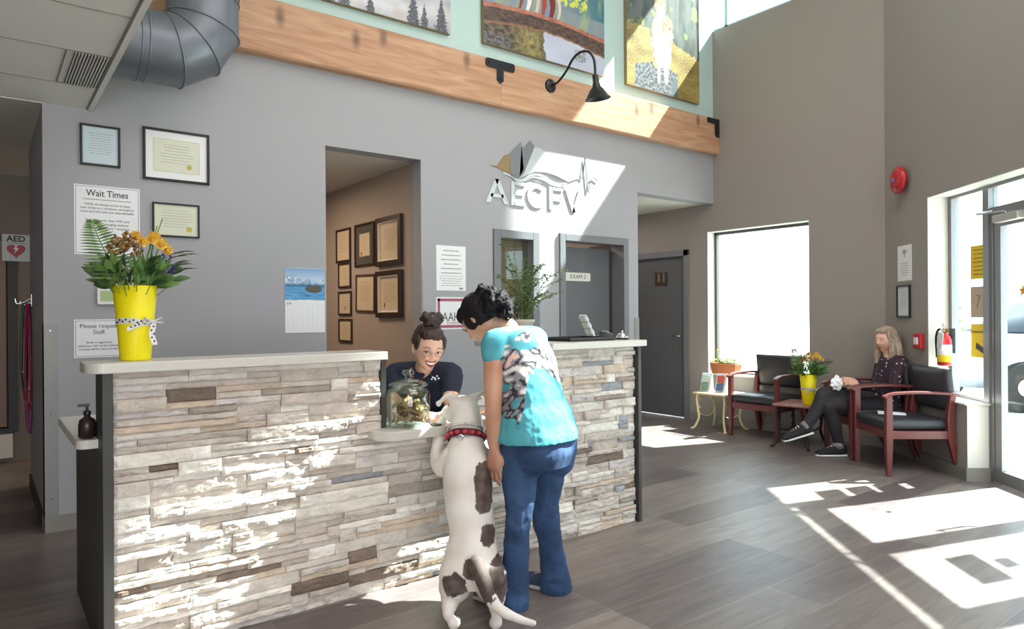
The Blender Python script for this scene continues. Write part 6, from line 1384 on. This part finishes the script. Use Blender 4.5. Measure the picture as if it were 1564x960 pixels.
    tr = [limb([lh, lh.lerp(lkn, .5), lkn, lkn.lerp(lan, .35), lan + Z * .02], [.098, .084, .062, .058, .044]), limb([rh, rh.lerp(rkn, .5), rkn, rkn.lerp(ran, .35), ran.lerp(rkn, .08)], [.098, .084, .062, .058, .044]), trunk([(hip - Z * .09, rt, .16, f, .13), (hip + Z * .04, rt, .172, f, .132)])]
    mt2 = fuse(tr, .006, 4); wrinkle(mt2, .005, 10); part('trousers', mt2, None, t, world=True, label='dark trousers'); mt2.materials.append(mat('dark_trousers', '2e2a30', .85))
    for an, dr, lift in ((lan, f, 0), (ran, (f * .93 - Z * .28).normalized(), 1)):
        b0 = Vector((an.x, an.y, .0)) if not lift else an - Z * .075; sd = rt; uu = dr.cross(sd); uu = uu if uu.z > 0 else -uu
        mb = trunk([(b0 - dr * .058 + uu * .055, sd, .034, uu, .045), (b0 + uu * .055, sd, .043, uu, .050), (b0 + dr * .06 + uu * .050, sd, .045, uu, .044), (b0 + dr * .12 + uu * .040, sd, .047, uu, .032), (b0 + dr * .17 + uu * .032, sd, .045, uu, .024), (b0 + dr * .205 + uu * .026, sd, .03, uu, .014)], 20); s1 = part('shoe', mb, mat('black_canvas_%d' % lift, '201d20', .8), t, world=True, smooth=True)
        mb = trunk([(b0 - dr * .062 + uu * .012, sd, .034, uu, .012), (b0 + dr * .05 + uu * .012, sd, .042, uu, .012), (b0 + dr * .15 + uu * .012, sd, .047, uu, .012), (b0 + dr * .205 + uu * .014, sd, .032, uu, .012)], 20, 3); part('sole', mb, M['paper'], s1, world=True)
        mb = MB()
        for k in range(4): q = b0 + dr * (.045 + .022 * k) + uu * (.102 - .011 * k); mb.tube([q - sd * .022 - uu * .006, q + uu * .003, q + sd * .022 - uu * .006], .0045, 6)
        part('laces', mb, M['paper'], s1, world=True)
        mb = MB(); mb.tube([an + (lkn - lan).normalized() * .045 if not lift else an.lerp(rkn, .12), b0 + uu * .075], [.042, .045], 16); part('sock', mb, mat('grey_sock_%d' % lift, '8c8688', .9), t, world=True, smooth=True)
    q = P(1278, 585, 6.12)
    tt = thing('tissue_paper', tuple(q), 'crumpled white paper held in the hands of the seated woman', 'paper'); mb = MB(); mb.ell((0, 0, 0), (.068, .04, .062), 20, 14); me2 = mb.mesh('tissue', M['paper'])
    for v in me2.vertices: v.co *= 1 + .45 * noise.noise(v.co * 38)
    part('tissue', me2, None, tt)
waiting()

# ---------- the dog
def dog():
    t0 = P(725, 965, 2.85); t = thing('dog', (t0.x, t0.y, 0), 'white dog with dark brown patches standing on hind legs with paws on the ledge', 'dog')
    rt = CRh; 
    pts = [(722, 893, 2.95, .118, .10), (721, 872, 2.95, .140, .125), (720, 845, 2.98, .118, .11), (721, 812, 3.01, .100, .092), (717, 775, 3.04, .106, .112), (714, 735, 3.07, .110, .128), (712, 705, 3.10, .104, .125), (712, 684, 3.13, .090, .100), (712, 665, 3.15, .074, .080), (710, 645, 3.18, .066, .072)]
    C_ = [P(a, b2, d) for a, b2, d, _, _ in pts]; secs = []
    for i, (a, b2, d, hw, hd) in enumerate(pts):
        tg = (C_[min(i + 1, len(C_) - 1)] - C_[max(0, i - 1)]).normalized(); fw = rt.cross(tg).normalized(); fw = fw if fw.dot(CFh) > 0 else -fw
        secs.append((C_[i] + fw * .02, rt, hw, fw, hd))
    H = P(708, 626, 3.24); mz = (CFh * .80 - CRh * .55 + Z * .02).normalized(); B = basis(mz, Z)
    L = lambda x, y, z: H + B @ Vector((x, y, z))
    body = [trunk(secs, 28, 2.1), MB().ell(H, (.072, .085, .070), 24, 18, mtx=B), limb([P(711, 655, 3.17), L(0, -.02, -.01)], [.075, .066]), limb([L(0, .05, -.012), L(0, .105, -.024), L(0, .155, -.03)], [.052, .040, .032]), MB().ell(L(0, .17, -.022), (.018, .014, .014), 12, 8, mtx=B)]
    for s_ in (-1, 1): body.append(MB().ell(L(s_ * .045, .02, -.025), (.034, .045, .035), 14, 10, mtx=B))
    # hind legs: thigh, stifle forward, hock back, foot
    for s_, (hx, kx, ox, fx) in ((-1, (699, 690, 684, 693)), (1, (746, 756, 758, 757))):
        hp, st, hk, ft = P(hx, 880, 2.94), P(kx, 908, 2.98), P(ox, 936, 2.80), P(fx, 960, 2.79); ft.z = .035
        body.append(limb([hp, hp.lerp(st, .55), st, st.lerp(hk, .5), hk, hk.lerp(ft, .5), ft], [.080, .070, .050, .033, .024, .020, .024])); body.append(MB().ell(ft + CFh * .03 - Z * .010, (.027, .046, .022), 14, 10, mtx=Matrix((CRh, CFh, Z)).transposed()))
        for k in (-1.2, -.4, .4, 1.2): body.append(MB().ell(ft + CFh * .065 + CRh * (k * .0135) - Z * .016, (.010, .018, .014), 10, 8, mtx=Matrix((CRh, CFh, Z)).transposed()))
    # front legs: the left one up on the ledge edge, the right one behind the body
    pl = P(674, 655, 3.335); pl.z = .785; pr_ = P(727, 652, 3.33); pr_.z = .785
    body.append(limb([P(692, 700, 3.12), P(677, 712, 3.14), P(668, 700, 3.19), P(669, 675, 3.26), pl], [.060, .048, .033, .027, .028])); body.append(limb([P(735, 700, 3.14), P(742, 706, 3.20), P(738, 690, 3.28), pr_], [.058, .045, .030, .028]))
    for q in (pl, pr_):
        fdir = (CFh * .8 - CRh * .1 - Z * .12).normalized(); body.append(MB().ell(q + fdir * .02, (.030, .040, .022), 14, 10, mtx=basis(fdir, Z)))
        for k in (-1.2, -.4, .4, 1.2): body.append(MB().ell(q + fdir * .055 + CRh * (k * .015) - Z * .008, (.0095, .017, .013), 10, 8, mtx=basis(fdir, Z)))
    tail = [P(728, 862, 2.84), P(738, 885, 2.80), P(748, 912, 2.77), P(766, 932, 2.74), P(790, 944, 2.71), P(815, 951, 2.68)]
    body.append(limb(tail, [.036, .034, .027, .021, .017, .013]))
    # ears folded
    for s_, tip in ((-1, 1), (1, 1)):
        e0, e1, e2 = L(s_ * .050, -.005, .048), L(s_ * .090, -.020, .078), L(s_ * .128, .008, .040); mb = MB()
        body.append(limb([e0, e1, e2], [.028, .028, .016], 14, .45))
    me = fuse(body, .006, 4)
    wrinkle(me, .003, 12)
    wt, ds, br = lin('ece6e0'), lin('d9cfc8'), lin('4c3d38')
    spots = [(P(742, 735, 3.00), (.050, .10, .092)), (P(738, 765, 2.99), (.040, .09, .055)), (P(746, 815, 2.98), (.034, .09, .048)), (P(697, 884, 2.93), (.062, .13, .058)), (P(722, 868, 2.88), (.045, .12, .040)), (P(759, 882, 2.95), (.048, .15, .100))]
    tl = [Vector(q) for q in tail]
    def fur(p):
        c = mixc(wt, ds, .4 + noise.noise(p * 10))
        j = .18 * noise.fractal(p * 22, 1, 2, 3)
        for q, (a, b2, c_) in spots:
            d = p - q
            if math.sqrt((d.dot(CRh) / a) ** 2 + (d.dot(CFh) / b2) ** 2 + (d.z / c_) ** 2) < 1 + j * 1.3: return mixc(br, lin('6b5b55'), .4 + 1.2 * noise.noise(p * 30))
        dmin = min(((p - tl[i].lerp(tl[i + 1], k / 4)).length, i + k / 4) for i in range(5) for k in range(5))
        if dmin[0] < .05 and dmin[1] < 2.25 + j * 2 and p.dot(CFh) < tl[0].dot(CFh) + .03: return br
        q = B.transposed() @ (p - H)
        if q.y > .165: return lin('2a2222')
        if q.y > .12 and q.z < -.03: return lin('d8a79a')
        return c
    paint(me, fur); part('body', me, None, t, world=True); me.materials.append(mat('dog_coat', 'ffffff', .75, attr='col', bump=.25, bscale=260))
    for s_ in (-1, 1): mb = MB(); mb.ell(L(s_ * .040, .062, .018), (.010, .008, .009), 12, 8, mtx=B); part('eye', mb, mat('dog_eye', '1d1513', .15), t, world=True, smooth=True)
    # collar with pattern and silver chain
    def ringat(px, py, d, rx, ry, h, mt_, nm, th=.004, tilt=0, parent=t, n=40):
        c = P(px, py, d); ax = (P(710, 645, 3.18) - P(712, 684, 3.13)).normalized(); a1 = CRh; a2 = ax.cross(a1).normalized(); rs = []
        for k in range(n + 1):
            a = 2 * math.pi * k / n; o = a1 * rx * math.cos(a) + a2 * ry * math.sin(a); o2 = o * (1 + th / rx); rs.append([c + o - ax * h / 2, c + o2 - ax * h / 2, c + o2 + ax * h / 2, c + o + ax * h / 2])
        mb = MB(); mb.rings(rs); return part(nm, mb, mt_, parent, world=True), (c, a1, a2, ax)
    co, (c, a1, a2, ax) = ringat(712, 667, 3.165, .082, .092, .032, mat('collar_dark_red', '5a1620', .6), 'collar')
    mb = MB()
    for k in range(16): a = 2 * math.pi * k / 16; o = a1 * .0865 * math.cos(a) + a2 * .0965 * math.sin(a); mb.ell(c + o, (.012, .012, .009), 10, 8)
    part('collar_flowers', mb, mat('collar_red', 'c23a4a', .6), co, world=True)
    mb = MB()
    for k in range(46): a = 2 * math.pi * k / 46; o = a1 * .078 * math.cos(a) + a2 * .088 * math.sin(a); mb.ell(P(711, 655, 3.175) + o, (.0075, .0075, .006), 8, 6)
    part('chain_collar', mb, M['chrome'], t, world=True, smooth=True)
    mb = MB(); q = P(703, 668, 3.06); mb.tube([q + CRh * .013 * math.cos(a) + Z * .014 * math.sin(a) for a in [2 * math.pi * k / 16 for k in range(17)]], .0022, 6); part('collar_ring', mb, M['chrome'], co, world=True)
dog()
